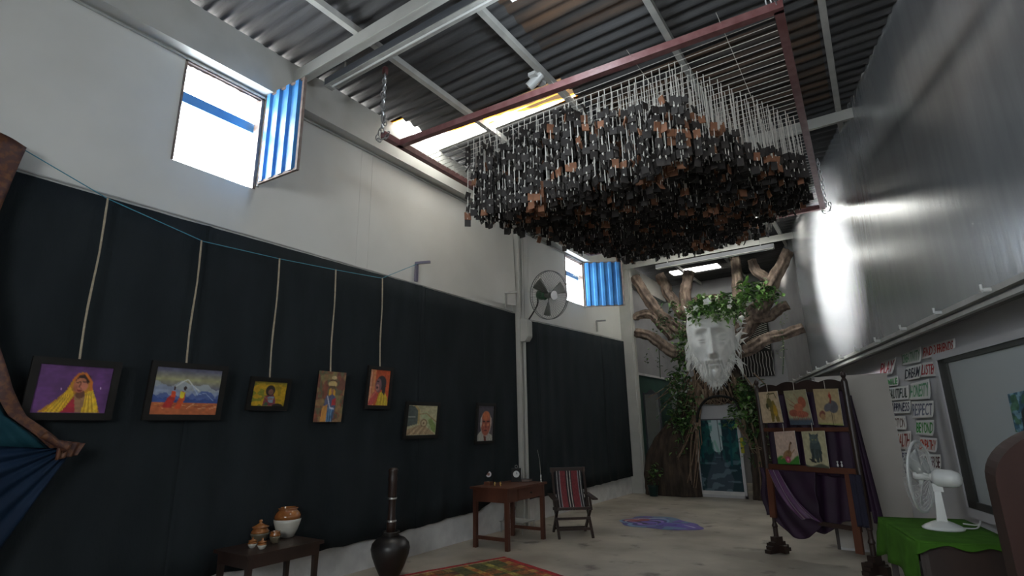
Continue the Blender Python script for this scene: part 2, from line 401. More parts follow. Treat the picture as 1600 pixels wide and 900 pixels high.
rw_box(MB(), -4, TB, 0, 2.70, 2.85, 3.0).build('lower_wall', m_lower, wr)
struct(MB().box((XL-.18, YB, 0), (1, YB+.15, 6.12)).box((XL, YB-.1, 5.55), (-1, YB, 5.75)).build('wall_back', mat('grey_bay_wall', (.27, .27, .28), (.31, .31, .32), rough=.7, scale=2)), 'grey back wall of the far bay')
wb = sroot('wall_rear', (0, -3, 0), 'white wall behind the viewer with a wide high opening added for fill light')
mb = MB(); wall_cells(lambda a, b, c, d: mb.box((a, -3.15, c), (b, -3, d)), XL-.18, 3.7, 0, 6.12, [(-1.7, 1.3, 2.45, 3.55)]); mb.build('rear_panel', m_wall, wb)  # opening out of view, added to brighten the floor and lower right

# conduit and clips along the foot of the glossy wall
cd = thing('cable_tray', tuple(RW(5, 2.66, 2.45)), 'grey cable tray along the lower edge of the glossy right wall', 'cable tray')
rw_box(MB(), 0, TB-.2, 2.66, 2.71, 2.40, 2.468).build('tray', m_steel, cd)
rw_box(MB(), 0, TB-.2, 2.60, 2.64, 2.45, 2.50).build('lower_rail', m_steel, cd)
clip = None
for i in range(13):
    t = 3.4+i*1.0; p = RW(t, 2.69, 2.37)
    if clip is None:
        clip = MB().tube([p+NR*.03, p-NR*.03], .02, 8).tube([p-NR*.03, p-NR*.03+Vector((0, 0, .05))], .012, 6).build('clip', m_white, None, origin=p)
        clip.parent = cd; clip.location = p-WL[cd]; WL[clip] = p
    else: copy_part(clip, cd, p)

# roof
ce = sroot('ceiling', (0, 0, 6.05), 'corrugated cement roof on steel purlins and rafters')
WV = .177; SW = WV*6
rows = [(-5.5, -2.75), (-2.80, .05), (0.0, 3.9)]
SKYL = {(8, 0): (-5.5, -5.2), (8, 1): (-5.5, -2.85), (15, 0): (-4.6, -1.6), (18, 0): (-4.7, -3.3)}   # (band, half): extent
protos = {}
def sheet(x0, x1, half, kind, loc):
    key = (round(x0, 2), round(x1, 2), half, kind)
    if key in protos: return copy_part(protos[key], ce, loc)
    n = 48 if half is None else 24
    k = 1.0 if half is None else .5
    o = MB().grid(2, n+1, lambda u, v: Vector((lerp(x0, x1, u), v*SW*k*(1+.03/k), .022*math.cos(2*PI*v*6*k*(1+.03/k))))).build('skylight_sheet' if kind in 'st' else 'roof_sheet', {'s': m_sky, 't': m_sky1, 'r': m_rust, 'n': m_roof}[kind], None, origin=(0, 0, 0), smooth=True)
    if kind in 'st': o['label'] = 'translucent dirt-streaked roof sheet'
    o.parent = ce; protos[key] = o; WL[o] = Vector(loc); o.location = Vector(loc)-WL[ce]
    return o
for i in range(21):
    y0 = -3.5+i*SW*.992
    for r, (x0, x1) in enumerate(rows):
        kind = 'r' if ((r == 1 and i in (7, 9, 10)) or (r == 2 and i in (7, 8))) else 'n'
        loc = (0, y0, 6.07+.006*(i % 2)+.004*r)
        cut = [SKYL.get((i, h)) for h in (0, 1)]
        if not any(c and c[0] < x1 and c[1] > x0 for c in cut): sheet(x0, x1, None, kind, loc); continue
        for h in (0, 1):
            l2 = (0, y0+h*SW/2, loc[2]); c = cut[h]
            if not c or c[0] >= x1 or c[1] <= x0: sheet(x0, x1, h, kind, l2); continue
            a, b = max(c[0], x0), min(c[1], x1)
            if a > x0+.01: sheet(x0, a, h, kind, l2)
            sheet(a, b, h, 't' if i == 8 else 's', l2)
            if b < x1-.01: sheet(b, x1, h, kind, l2)
for x in (-4.25, -2.92, -1.40, .12, 1.65):
    MB().box((x-.035, -3, 5.95), (x+.035, YB, 6.03)).build('purlin', mat('pale_purlin_paint', (.50, .50, .47), (.40, .40, .38), rough=.5, scale=5), ce)
for y in (3.38, 8.40, 13.60):
    mb = MB().box((XL+.17, y-.06, 5.84), (2.47/NR.x-NR.y*y/NR.x+.1, y+.06, 5.855)).box((XL+.17, y-.012, 5.855), (2.47/NR.x-NR.y*y/NR.x+.1, y+.012, 5.94)).box((XL+.17, y-.06, 5.94), (2.47/NR.x-NR.y*y/NR.x+.1, y+.06, 5.955))
    mb.box((XL+.17, y-.075, 5.80), (2.47/NR.x-NR.y*y/NR.x+.05, y-.06, 5.955))
    mb.build('rafter', m_beam, ce)

# light battens below the rafters
def batten(x0, x1, y, z, label):
    t = thing('tube_light', ((x0+x1)/2, y, z), label, 'tube light', 'long tube light housings under the rafters')
    MB().box((x0, y-.055, z), (x1, y+.055, z+.10)).build('housing', m_dark, t)
    MB().box((x0, y-.06, z-.012), (x1, y+.06, z)).build('reflector', m_steel, t)
    MB().tube([(x0+.08, y, z-.018), (x1-.08, y, z-.018)], .013, 8).build('tube', m_white, t)
    for x in (x0+.03, x1-.09): MB().box((x, y-.045, z-.03), (x+.06, y+.045, z)).build('end_cap', m_steel, t)
    for x in (x0+.3, x1-.3): MB().box((x, y-.01, z+.075), (x+.02, y+.01, 5.96)).build('hanger', m_steel, t)
batten(-5.05, -.6, 3.56, 5.73, 'long dark tube light housing under the nearest rafter, above the blue shutter')
batten(-4.4, -1.55, 13.42, 5.62, 'long dark tube light housing under the far rafter, above the stone face')
lt = thing('tube_lamp', (-2.0, 3.56, 5.60), 'glowing tube lamp on the near rafter at the top edge', 'lamp')
MB().box((-2.35, 3.51, 5.60), (-1.65, 3.61, 5.66)).build('housing', m_white, lt)
MB().box((-2.02, 3.54, 5.66), (-1.98, 3.58, 5.705)).build('bracket', m_steel, lt)

# windows on the left wall with opened blue shutters
def window(idx, W, hinge, tip, zb, zt, nfold, label):
    y0, y1, z0, z1 = W
    wn = sroot(f'window_{idx}', (XL, (y0+y1)/2, z0), label)
    f = MB()
    for a, b, c, d in ((y0, y0+.02, z0, z1), (y0, y1, z1-.03, z1), (y1-.03, y1, z0, z1)): f.box((XL-.10, a, c), (XL+.012, b, d))
    f.build('window_frame', m_brownfr, wn)
    f = MB(); vs = []; K = 24                                    # torn lining under the lintel
    top = [Vector((XL-.02, lerp(y0+.02, y1-.03, i/K), z1-.03)) for i in range(K+1)]
    bot = [p-Vector((0, 0, .012+.03*abs(mnoise.noise(Vector((i*.55, idx, 0)))))) for i, p in enumerate(top)]
    for i in range(K): f.add([top[i], top[i+1], bot[i+1], bot[i]], [(0, 1, 2, 3)])
    f.build('torn_lining', m_brownfr, wn, solid=.006)
    MB().box((XL-.20, y0-.3, z1-.42), (XL-.13, y1+.3, z1-.30)).build('crossbar', m_blue, wn, label='blue bar outside the opening')
    h = Vector((XL+.03, hinge[1], 0)); t = Vector((tip[0], tip[1], 0)); d = (t-h); Ln = d.length; d.normalize(); nn = Vector((d.y, -d.x, 0))
    s = MB(); per = 8
    prof = [(0, 0), (.18, 0), (.28, .028), (.62, .028), (.72, 0), (1, 0)]
    pts = [(( k+a)/nfold, b) for k in range(nfold) for a, b in prof[:-1]]+[(1, 0)]
    for (a, b), (a2, b2) in zip(pts[:-1], pts[1:]):
        p = h+d*Ln*a+nn*b; q = h+d*Ln*a2+nn*b2
        s.add([p+Vector((0, 0, zb)), q+Vector((0, 0, zb)), q+Vector((0, 0, zt)), p+Vector((0, 0, zt))], [(0, 1, 2, 3)])
    sh = s.build('shutter', m_blue, wn, solid=.004, label='blue corrugated metal shutter standing open')
    f = MB()
    for z in (zb, zt): f.bar(h+Vector((0, 0, z)), t+Vector((0, 0, z)), .03, .03)
    f.bar(t+Vector((0, 0, zb-.015)), t+Vector((0, 0, zt+.015)), .035, .035); f.bar(h+Vector((0, 0, zb)), h+Vector((0, 0, zt)), .025, .025)
    f.build('shutter_frame', m_brownfr, sh)
    MB().tube([h+Vector((0, 0, zb-.04)), h+Vector((0, 0, zb+.02))], .016, 8).build('hinge', m_steel, sh)
    return wn
window(1, W1, (0, 3.08), (-4.86, 3.12), 4.40, 5.52, 4, 'high window opening near the viewer with sky behind')
window(2, W2, (0, 11.42), (-4.74, 11.86), 4.42, 5.50, 5, 'high window opening by the far end with sky behind')
b = MB().tube([(XL-.02, 11.38, 5.12), (XL-.02, 10.95, 5.10)], .008, 6).build('window_stay', m_steel, None)
b.parent = bpy.data.objects['window_2']; b.location = WL[b]-WL[bpy.data.objects['window_2']]

# lower right wall window with frosted panes
w3 = sroot('window_3', tuple(RW(5, .7, 2.83)), 'large frosted interior window on the lower right wall')
f = MB()
for a, b_, c, d in ((7.62, 7.84, .68, 2.34), (3.2, 7.84, 2.29, 2.34), (3.2, 7.84, .68, .76)): rw_box(f, a, b_, c, d, 2.79, 2.852)
f.build('window_frame', m_glassd, w3)
f = MB()
for a, b_, c, d in ((7.84, 7.93, .60, 2.42), (3.2, 7.84, 2.34, 2.42), (3.2, 7.93, .58, .68)): rw_box(f, a, b_, c, d, 2.775, 2.852)
f.build('architrave', m_lower, w3)
rw_box(MB(), 3.2, 7.62, .76, 2.29, 2.815, 2.845).build('pane', mat('frosted_pane', (.40, .44, .45), rough=.25), w3)
# white partition board
pt = thing('partition_board', (-.33, 8.90, 0), 'plain white partition board standing behind the purple draped screen', 'partition')
MB().box((-.76, 8.89, .03), (.10, 8.93, 2.27)).build('board', mat('warm_white_board', (.47, .44, .40), (.52, .49, .45), rough=.8, scale=1.5, spec=.2), pt)
MB().box((-.76, 8.875, 0), (.10, 8.945, .03)).build('bottom_rail', m_plaster, pt)
MB().box((-.80, 8.88, 0), (-.76, 8.94, 2.28)).build('edge_post', m_dwood, pt)
# ------------------------------------------------------------------ hanging tile installation
FZ = 5.10
ins = thing('hanging_tile_installation', (-2.35, 7.0, FZ), 'large suspended cloud of black and terracotta tiles on white cords under a red steel frame', 'hanging sculpture')
def bar_(name, a, b):
    mb = MB(); mb.bar(a, b, .075, .075); return mb.build(name, m_oxide, ins)
A, B, Cc, D = Vector((-4.50, 4.26, FZ)), Vector((-.22, 4.52, FZ)), Vector((-.33, 9.80, FZ)), Vector((-4.55, 9.72, FZ))
bar_('frame_bar', A+Vector((-.02, 0, 0)), B+Vector((.04, 0, 0))); bar_('frame_bar', B, Cc); bar_('frame_bar', D, Cc+Vector((.04, 0, 0))); bar_('frame_bar', A+Vector((.0, -.28, 0)), D)
mb = MB()
for i in range(52):
    y = 4.62+i*.098; mb.tube([(-4.5, y, FZ+.02), (-.27, y+.03, FZ+.02)], .0035, 3, caps=False)
for i in range(5):
    x = -4.0+i*.83; mb.tube([(x, 4.30, FZ+.027), (x, 9.76, FZ+.027)], .003, 3, caps=False)
mb.build('wire_grid', m_string, ins, stuff=True)
poly = [(-3.80, 4.72), (-1.15, 4.70), (-.33, 6.45), (-.36, 7.8), (-1.15, 9.6), (-3.70, 9.6)]
def inside(x, y):
    r = False
    for i in range(len(poly)):
        (x0, y0), (x1, y1) = poly[i], poly[(i+1) % len(poly)]
        if (y0 > y) != (y1 > y) and x < (x1-x0)*(y-y0)/(y1-y0)+x0: r = not r
    return r
def ztop(x, y):
    a = interp(x, [-3.8, -3.2, -2.6, -2.1, -1.7, -1.2, -.7, -.3], [4.98, 5.02, 5.03, 4.92, 4.74, 4.70, 4.42, 4.50])
    k = min(1, max(0, (y-5.0)/2.5)); b = 4.72+.08*math.sin(x*2.1+y*1.3)
    return lerp(a, b, k*.7 if x < -1.2 else k*.6)
def zbot(x, y):
    return min(4.64, 4.06+.135*(y-4.75))+.05*math.sin(x*2.7+1)*math.sin(y*1.9)+ (.06 if x > -1.5 else 0)
strs = MB(); tiles = []
nx, ny = 42, 56
for j in range(ny):
    for i in range(nx):
        x = -3.78+i*.084+random.uniform(-.018, .018)+(.03 if j % 2 else 0); y = 4.74+j*.0885+random.uniform(-.012, .012)
        if not inside(x, y): continue
        zt, zb_ = ztop(x, y)+random.uniform(-.05, .05), zbot(x, y)+random.uniform(-.03, .03)
        lx, ly = random.uniform(-.03, .03), random.uniform(-.02, .02)
        r = .005
        p0 = Vector((x, y, FZ+.02)); p1 = Vector((x+lx, y+ly, zb_-.0))
        k = len(strs.v)
        for p in (p0, p1):
            for a in (0, 2.094, 4.189): strs.v.append((p.x+r*math.cos(a), p.y+r*math.sin(a), p.z))
        for a in range(3): strs.f.append((k+a, k+(a+1) % 3, k+3+(a+1) % 3, k+3+a)); strs.mi.append(0)
        z = zt; near = (y-4.74) < .5
        while z > zb_-.01:
            q = (FZ-z)/(FZ-zb_+.001)
            if random.random() < (.55 if (near and z > zb_+.25) else .84):
                red = (mnoise.noise(Vector((x*2.6, y*2.6, z*7))) > .36) or random.random() < .05
                tiles.append((x+lx*q, y+ly*q, z, red))
                if near or random.random() < .25: strs.box((x+lx*q-.007, y+ly*q-.014, z+.036), (x+lx*q+.007, y+ly*q+.004, z+.058))
            z -= random.uniform(.078, .115)
strs.build('hanging_cord', m_string, ins, stuff=True)
def tile_geo(mb, x, y, z, a, tx, s=.038, h=.043, mi=0):
    R = Matrix.Rotation(a, 3, 'Z') @ Matrix.Rotation(tx, 3, 'X'); mb.cur = mi
    mb.box((x-s, y-.006, z-h), (x+s, y+.006, z+h), R, (x, y, z))
tiles.sort(key=lambda t: t[1]*1.0+t[0]*-.35+.5*(t[2]-4))
prot = []
for red in (0, 1):
    mb = MB(); tile_geo(mb, 0, 0, 0, 0, 0); o = mb.build('tile', [m_tileb, m_tiler][red], None, origin=(0, 0, 0)); prot.append(o)
    o.parent = ins
used = [False, False]; rest = MB()
for k, (x, y, z, red) in enumerate(tiles):
    a, tx = random.gauss(.35, .85), random.gauss(0, .22); ri = 1 if red else 0
    if k < 300:
        if not used[ri]: o = prot[ri]; o.location = Vector((x, y, z))-WL[ins]; o.rotation_euler = (tx, 0, a); used[ri] = True; WL[o] = Vector((x, y, z))
        else:
            s = random.uniform(.85, 1.15); o = copy_part(prot[ri], ins, (x, y, z), rot=(tx, 0, a)); o.scale = (s, 1, random.uniform(.9, 1.15))
    else: tile_geo(rest, x, y, z, a, tx, .038*random.uniform(.85, 1.15), .043*random.uniform(.9, 1.15), ri)
rest.build('tile_mass', [m_tileb, m_tiler], ins, stuff=True)
def chain(pts, label=None, double=True):
    mb = MB()
    P = spline(pts, 4); Ltot = sum((P[i+1]-P[i]).length for i in range(len(P)-1)); n = max(3, int(Ltot/.062)); acc = 0; seg = 0
    for k in range(n):
        s = (k+.5)/n*(len(P)-1); i = int(s); p = P[i].lerp(P[min(i+1, len(P)-1)], s-i)
        d = (P[min(i+1, len(P)-1)]-P[i]).normalized(); r = d.orthogonal().normalized(); r.rotate(Matrix.Rotation(PI/2*(k % 2)+.4, 3, d))
        ring = [p+d*.042*math.cos(a)+r*.022*math.sin(a) for a in [2*PI*q/10 for q in range(11)]]
        mb.tube(ring, .0065, 5, caps=False)
    return mb.build('chain', m_chain, ins, label=label)
ca = A+Vector((-.01, -.28, .04))
chain([ca+Vector((.02, -.02, -.02)), ca+Vector((0, 0, .5)), Vector((ca.x, ca.y, 5.93))]); chain([ca+Vector((0, .04, .12)), ca+Vector((-.03, 0, .4)), Vector((ca.x+.02, ca.y-.02, 5.93))])
chain([ca+Vector((.05, .05, 0)), ca+Vector((.06, 0, -.1)), ca+Vector((-.05, -.02, -.1)), ca+Vector((-.05, 0, .05))])
cb = B+Vector((0, -.02, .0)); chain([cb, Vector((cb.x, cb.y, 5.93))]); chain([cb+Vector((.06, 0, .05)), cb+Vector((.05, -.08, .14)), cb+Vector((-.06, -.06, .14)), cb+Vector((-.06, 0, .04))])
cc = Cc+Vector((.05, 0, 0)); chain([cc, cc+Vector((.01, 0, .4)), Vector((cc.x, cc.y-.05, 5.93))]); chain([cc+Vector((.06, 0, .05)), cc+Vector((.05, -.05, -.1)), cc+Vector((-.05, -.05, -.1)), cc+Vector((-.05, 0, .05))])
chain([D+Vector((0, 0, .03)), Vector((D.x, D.y, 5.93))])
MB().bar(ca+Vector((0, 0, .80)), ca+Vector((0, 0, .90)), .05, .05).build('hook', m_oxide, ins)

# ceiling spotlight and surface track
sp = thing('ceiling_spotlight', tuple(at(836, 126, 5.12)), 'white cylinder spotlight on the ceiling track above the red frame', 'spotlight')
c = Vector((-2.88, 5.12, 5.72)); c = at(836, 126, 5.12)
ax = Vector((-.80, -.10, -.60)).normalized()
MB().tube([c-ax*.11, c+ax*.11], .06, 18).build('lamp_body', m_white, sp, smooth=False)
MB().tube([c+ax*.108, c+ax*.114], .048, 18).build('lens', m_frame, sp)
MB().bar(c+Vector((0, 0, .04)), Vector((c.x+.02, c.y+.01, 5.93)), .02, .02).build('bracket', m_white, sp)
MB().box((c.x-.03, c.y-.12, 5.90), (c.x+.07, c.y+.16, 5.945)).build('track_adapter', m_white, sp)

# ------------------------------------------------------------------ curtains on the left wall
def curtain(name, y0, y1, top, bot, label, seed, xoff=.055, seams=()):
    t = thing(name, (XL+.05, y0, interp(y0, *bot)), label, 'curtain', 'black cloth curtains on the left wall')
    edges = [y0, *seams, y1]
    for a, b in zip(edges[:-1], edges[1:]):
        n = int((b-a)/.045)+2
        def fn(u, v, a=a, b=b):
            y = lerp(a, b, u)+.0; z = lerp(interp(y, *top), interp(y, *bot)+.02*mnoise.noise(Vector((y*4, seed, 0))), v)
            amp = .008+.022*v
            x = XL+xoff+amp*(mnoise.noise(Vector((y*3.3+seed, z*.25, 0)))+.7*math.sin(y*15+seed+.6*math.sin(z*.9))*(.4+.6*abs(mnoise.noise(Vector((y*.9, 3, seed))))))
            k = min(u, 1-u)*(b-a)
            if k < .05: x += .018*(1-k/.05)
            return Vector((x, y, z))
        MB().grid(n, 14, fn).build('cloth_panel', m_black, t, smooth=True, solid=.004)
    mb = MB(); mb.tube([(XL+.035, y, interp(y, *top)+.03) for y in (y0, (y0+y1)/2, y1)], .010, 6); mb.build('rail', m_steel, t)
    return t
cu1 = curtain('black_curtain', -.6, 8.28, ([-1, 1.08, 2.4, 5.5, 8.2], [3.72, 3.72, 3.72, 3.74, 3.73]), ([-1, 3.2, 5.4, 6.7, 7.2, 7.6, 8.3], [.33, .34, .34, .39, .39, .53, .57]), 'long black cloth curtain behind the seven hanging paintings', 2, seams=(2.6, 5.75))
cu2 = curtain('black_curtain', 8.52, 13.5, ([8.5, 10.8, 13.8], [3.66, 3.74, 3.83]), ([8.7, 10.8, 13.4], [.40, .37, .41]), 'shorter black cloth curtain beyond the cream column, behind the folding chair', 9, seams=(9.1, 12.1))

# twine and brackets
tw = MB(); tp = [(XL+.03, -.4, 4.35), (-5.42, .91, 3.94), (-5.42, 1.67, 3.68), (-5.42, 2.52, 3.52), (-5.42, 3.37, 3.55), (-5.42, 4.14, 3.60), (-5.42, 4.90, 3.66), (-5.44, 5.60, 4.04)]
tag(tw.tube(tp, .0045, 5).build('twine', m_cable), 'blue twine strung across the left wall from which the paintings hang', 'string')
def bracket(px, top, bot, label, m=m_steel):
    a = at_x(px, top, XL+.06); b = at_x(px, bot, XL+.06); b.x = a.x; b.y = a.y
    t = thing('pipe_bracket', tuple(b), label, 'bracket', 'metal brackets rising from the curtain rail')
    MB().bar(b, a, .035, .05).build('upright', m, t)
    MB().bar(a-Vector((.0, .03, 0)), a+Vector((.22, .06, 0)), .035, .035).build('arm', m, t)
m_purpst = mat('violet_grey_steel', (.16, .15, .21), rough=.45)
bracket(651, 412, 440, 'violet-grey metal bracket above the curtain left of the cream column', m_purpst)
bracket(790, 458, 481, 'small steel bracket beside the cream column')
bracket(932, 502, 518, 'thin steel bracket under the far window')

# ------------------------------------------------------------------ paintings
def paint_woman(P):
    P.grain(.15, 6, 5, 1)
    P.poly([(.08, 1), (.30, .72), (.40, .55), (.47, .25), (.56, .12), (.66, .16), (.74, .33), (.76, .5), (.84, .7), (.92, 1)], 'a8741c')
    P.poly([(.18, .95), (.34, .68), (.45, .45), (.52, .62), (.40, 1), (.14, 1)], 'd0a51f').poly([(.62, .62), (.76, .48), (.86, .78), (.90, 1), (.64, 1)], 'cfa822')
    P.poly([(.38, 1), (.52, .66), (.60, .80), (.64, 1)], 'a02234').poly([(.52, .62), (.68, .62), (.66, 1), (.58, 1)], '8e6a4c')
    P.ell(.60, .60, .065, .09, '5a3424'); P.ell(.585, .38, .10, .19, '9c5a42', rot=.15); P.ell(.60, .27, .11, .12, '24120d'); P.ell(.58, .34, .075, .09, 'a8694c')
    P.ell(.615, .43, .07, .10, 'b5705a'); P.line([(.53, .35), (.57, .34)], .012, '1a0c08').line([(.61, .33), (.66, .32)], .012, '1a0c08')
    P.line([(.58, .36), (.565, .45), (.59, .46)], .010, '5a2a1e').ell(.58, .52, .035, .02, '6e1f22'); P.line([(.48, .3), (.53, .17), (.62, .15), (.72, .32), (.74, .5)], .022, 'b8651f')
    for i in range(7): P.line([(.2+.03*i, .98), (.38+.015*i, .62)], .008, 'e3c24a' if i % 2 else '8a5a18', .6)
    for i in range(6): P.line([(.70+.03*i, .98), (.69+.015*i, .58)], .008, 'e8cc55' if i % 2 else '96661b', .6)
    P.ell(.87, .46, .012, .02, 'd8c0dc').ell(.33, .5, .01, .015, 'c8a0c8')
def paint_mountain(P):
    P.c[:] = np.array([.34, .34, .42]); P._mix(np.clip(1-abs(P.V-.25)/.2, 0, 1)*.8, 'a3a06a'); P._mix((P.V > .68)*1., 'a65a34')
    def ridge(y0, a, f, col, seed, low):
        h = y0-a*np.abs(P.noise(f, 1, seed)[0:1, :]-.3)-.05*P.noise(f*3, 1, seed+5)[0:1, :]
        P._mix(((P.V > h) & (P.V < low))*1., col)
    ridge(.50, .30, 5, '8f959a', 4, .70); ridge(.56, .22, 8, '7f8aa0', 8, .70); ridge(.64, .20, 7, '46588a', 12, .72); ridge(.70, .16, 9, '2c437c', 15, .74)
    P.line([(.30, .42), (.42, .28), (.48, .24), (.56, .36), (.68, .48)], .012, 'c9ccc8', .8).line([(.56, .36), (.66, .56), (.78, .52), (.92, .68)], .008, '9fb0cc', .7)
    for i in range(16): P.line([(.05+.06*i, .80+.1*((i*7) % 3)/3), (.15+.06*i, .76+.12*((i*5) % 4)/4)], .010, ['c98a55', '7c2f1c', 'd9b08a'][i % 3], .7)
    P.poly([(.16, .86), (.22, .66), (.30, .52), (.34, .60), (.30, .86)], '9c2420').poly([(.26, .50), (.32, .50), (.34, .62), (.27, .64)], 'c8481f').ell(.305, .44, .018, .045, '33130f')
    P.poly([(.34, .88), (.38, .70), (.42, .50), (.48, .52), (.47, .70), (.43, .88)], 'b8481e').poly([(.39, .50), (.47, .52), (.45, .66), (.40, .64)], 'd2c22c').ell(.46, .43, .022, .05, '25100d')
def paint_child(P):
    P.c[:] = np.array([.66, .52, .08]); P._mix((P.noise(8, 8, 2) > .5)*(P.U < .45)*.8, '5a661f'); P._mix((P.noise(10, 8, 9) > .55)*(P.U > .62)*.7, '7a6a14'); P._mix(np.clip((.14-P.V)/.1, 0, 1)*.7, '4a4a1a')
    P.poly([(.34, 1), (.38, .62), (.48, .48), (.62, .50), (.70, .66), (.74, 1)], '6e2b38').ell(.52, .36, .14, .22, '1d1512').ell(.54, .42, .08, .12, '6a4438').poly([(.46, .62), (.66, .60), (.64, .86), (.50, .84)], '6c8290')
    P.poly([(.36, 1), (.42, .84), (.50, .86), (.50, 1)], '2e4a36').ell(.80, .98, .16, .09, '1f1a12')
    P.line([(.36, .62), (.48, .72), (.62, .70)], .02, '8a5244')
def paint_pots(P):
    P.c[:] = np.array([.40, .25, .20]); P._mix((P.noise(7, 10, 4) > .55)*.5, '4f6a48'); P._mix((P.noise(9, 9, 7) > .6)*.5, '8a4a36'); P._mix((P.noise(5, 8, 11) > .62)*.5, '8f8350')
    P.ell(.57, .12, .10, .035, 'b5a078').ell(.55, .20, .13, .04, '4a3626').ell(.54, .25, .16, .065, 'b09a68').ell(.54, .31, .13, .03, '50402c')
    P.poly([(.30, .66), (.34, .50), (.44, .45), (.62, .45), (.70, .54), (.72, .70), (.66, 1), (.30, 1)], '48506e').ell(.55, .40, .055, .05, '8c5f48')
    P.poly([(.44, .36), (.50, .33), (.52, .46), (.42, .50)], 'b98a2e').poly([(.60, .34), (.66, .38), (.66, .48), (.58, .46)], 'b98a2e')
    P.poly([(.22, 1), (.26, .70), (.42, .66), (.42, 1)], 'b8823e').poly([(.56, .56), (.70, .52), (.72, .66), (.58, .68)], '9a2a30').poly([(.44, 1), (.48, .70), (.66, .74), (.62, 1)], '3f6a92')
    for i in range(6): P.line([(.46+.03*i, .72), (.44+.04*i, 1)], .010, ['8fb0cc', '22303f'][i % 2], .7)
    P.line([(.40, .5), (.52, .72), (.66, .74)], .02, 'b7b9c8')
def paint_face(P):
    P.c[:] = np.array([.66, .28, .15]); P._mix((np.abs(P.U-.22) < .07)*.8, 'c48c5e'); P._mix((np.abs(P.U-.08) < .05)*.7, 'd0b090'); P._mix((P.U > .8)*.5, 'b5502c')
    P.poly([(.40, 1), (.52, .66), (.74, .56), (.96, .78), (1, 1)], 'b29a2a').ell(.60, .36, .24, .20, '221c22').poly([(.66, .4), (.84, .44), (.80, .72), (.66, .64)], '201a1c')
    P.ell(.46, .44, .15, .20, '6a4a50').ell(.42, .50, .09, .10, '9a6a66').ell(.40, .50, .05, .035, '3a1c22').line([(.38, .32), (.46, .33)], .02, '1a1218')
    P.poly([(.02, 1), (.14, .74), (.30, .60), (.44, .62), (.42, .80), (.24, 1)], 'a84440').line([(.16, .78), (.34, .62)], .03, 'c07060', .7)
    for i in range(5): P.line([(.55+.08*i, .98), (.60+.06*i, .66)], .015, ['d8c440', '8a6a20'][i % 2], .6)
def paint_wheel(P):
    P.c[:] = np.array([.66, .63, .50]); P.poly([(0, 0), (.26, .04), (.34, .2), (.34, .62), (0, .72)], '4b5350').poly([(.02, .36), (.26, .36), (.26, .42), (.02, .42)], '8a8c84').line([(.24, .02), (.36, .16), (.38, .6)], .035, 'a08a5c')
    P.poly([(.40, .3), (.62, .18), (1, .6), (1, .95), (.70, .75)], '9aa07c').line([(.4, .3), (.62, .26), (1, .56)], .018, '8a7050').poly([(.7, .5), (.8, .42), (1, .7), (1, .95), (.85, .85)], '6a8040', .8)
    P.poly([(0, 1), (0, .82), (.4, .66), (.6, .68), (1, 1)], 'a0886a').ell(.56, .60, .12, .14, '7c664a').ell(.56, .60, .085, .10, 'b0a080').ell(.56, .6, .03, .04, '6a543a')
    for i in range(7): P.line([(.05+.1*i, .97), (.3+.08*i, .72)], .014, ['6a543c', 'd0bc98'][i % 2], .6)
def paint_elder(P):
    P.c[:] = np.array([.24, .22, .26]); P._mix(np.clip((P.V-.4)*1.6, 0, 1)*.7*((P.U > .75)), '7c7470')
    P.poly([(0, 1), (.05, .80), (.26, .70), (.74, .78), (.95, .84), (1, 1)], 'a5a39a').ell(.52, .50, .36, .34, 'a09890').ell(.52, .50, .30, .35, '9c5340').ell(.52, .28, .24, .13, 'b5643f').ell(.22, .46, .06, .14, 'b8b0a8').ell(.84, .46, .05, .13, 'a8a098')
    P.line([(.33, .44), (.46, .45)], .022, '2e1512').line([(.58, .45), (.74, .44)], .022, '2e1512').line([(.52, .48), (.50, .60), (.57, .61)], .02, '7a3828').ell(.52, .70, .10, .02, '5c241c').line([(.36, .56), (.36, .66)], .018, '7c3c2c').line([(.70, .56), (.70, .66)], .018, '7c3c2c')
    P.ell(.40, .54, .06, .04, 'bc7a5c').ell(.66, .54, .06, .04, 'bc7a5c').poly([(.4, .84), (.56, .88), (.60, 1), (.45, 1)], '6a3528')
PICS = [
 ('p1', (1.37, 1.97, 1.77, 2.25), .055, (70, 46), '553064', paint_woman, 'framed painting of a woman in a yellow shawl on a purple ground', 1.67, 3.68),
 ('p2', (2.20, 2.89, 1.77, 2.29), .05, (78, 54), '8a8a70', paint_mountain, 'framed painting of two robed walkers before blue snowy mountains', 2.50, 3.52),
 ('p3', (3.14, 3.61, 1.87, 2.21), .045, (56, 40), '8a701f', paint_child, 'small framed yellow-green painting of a dark-haired child', 3.36, 3.55),
 ('p4', (3.96, 4.35, 1.75, 2.33), 0, (44, 66), '66453a', paint_pots, 'unframed tall canvas of a woman carrying pots on her head', 4.13, 3.60),
 ('p5', (4.69, 5.12, 1.91, 2.45), .045, (44, 58), 'a85030', paint_face, 'framed portrait of a girl in yellow with a hand at her chin on orange', 4.90, 3.66),
 ('p6', (5.38, 6.07, 1.52, 2.02), .05, (60, 46), 'a8a080', paint_wheel, 'framed pale painting of a wheel beside a dark barred window', 5.75, 3.70),
 ('p7', (6.95, 7.46, 1.40, 2.04), .045, (46, 60), '3c3a44', paint_elder, 'framed portrait of an elderly man with white hair, nearest the cream column', 7.20, 3.70)]
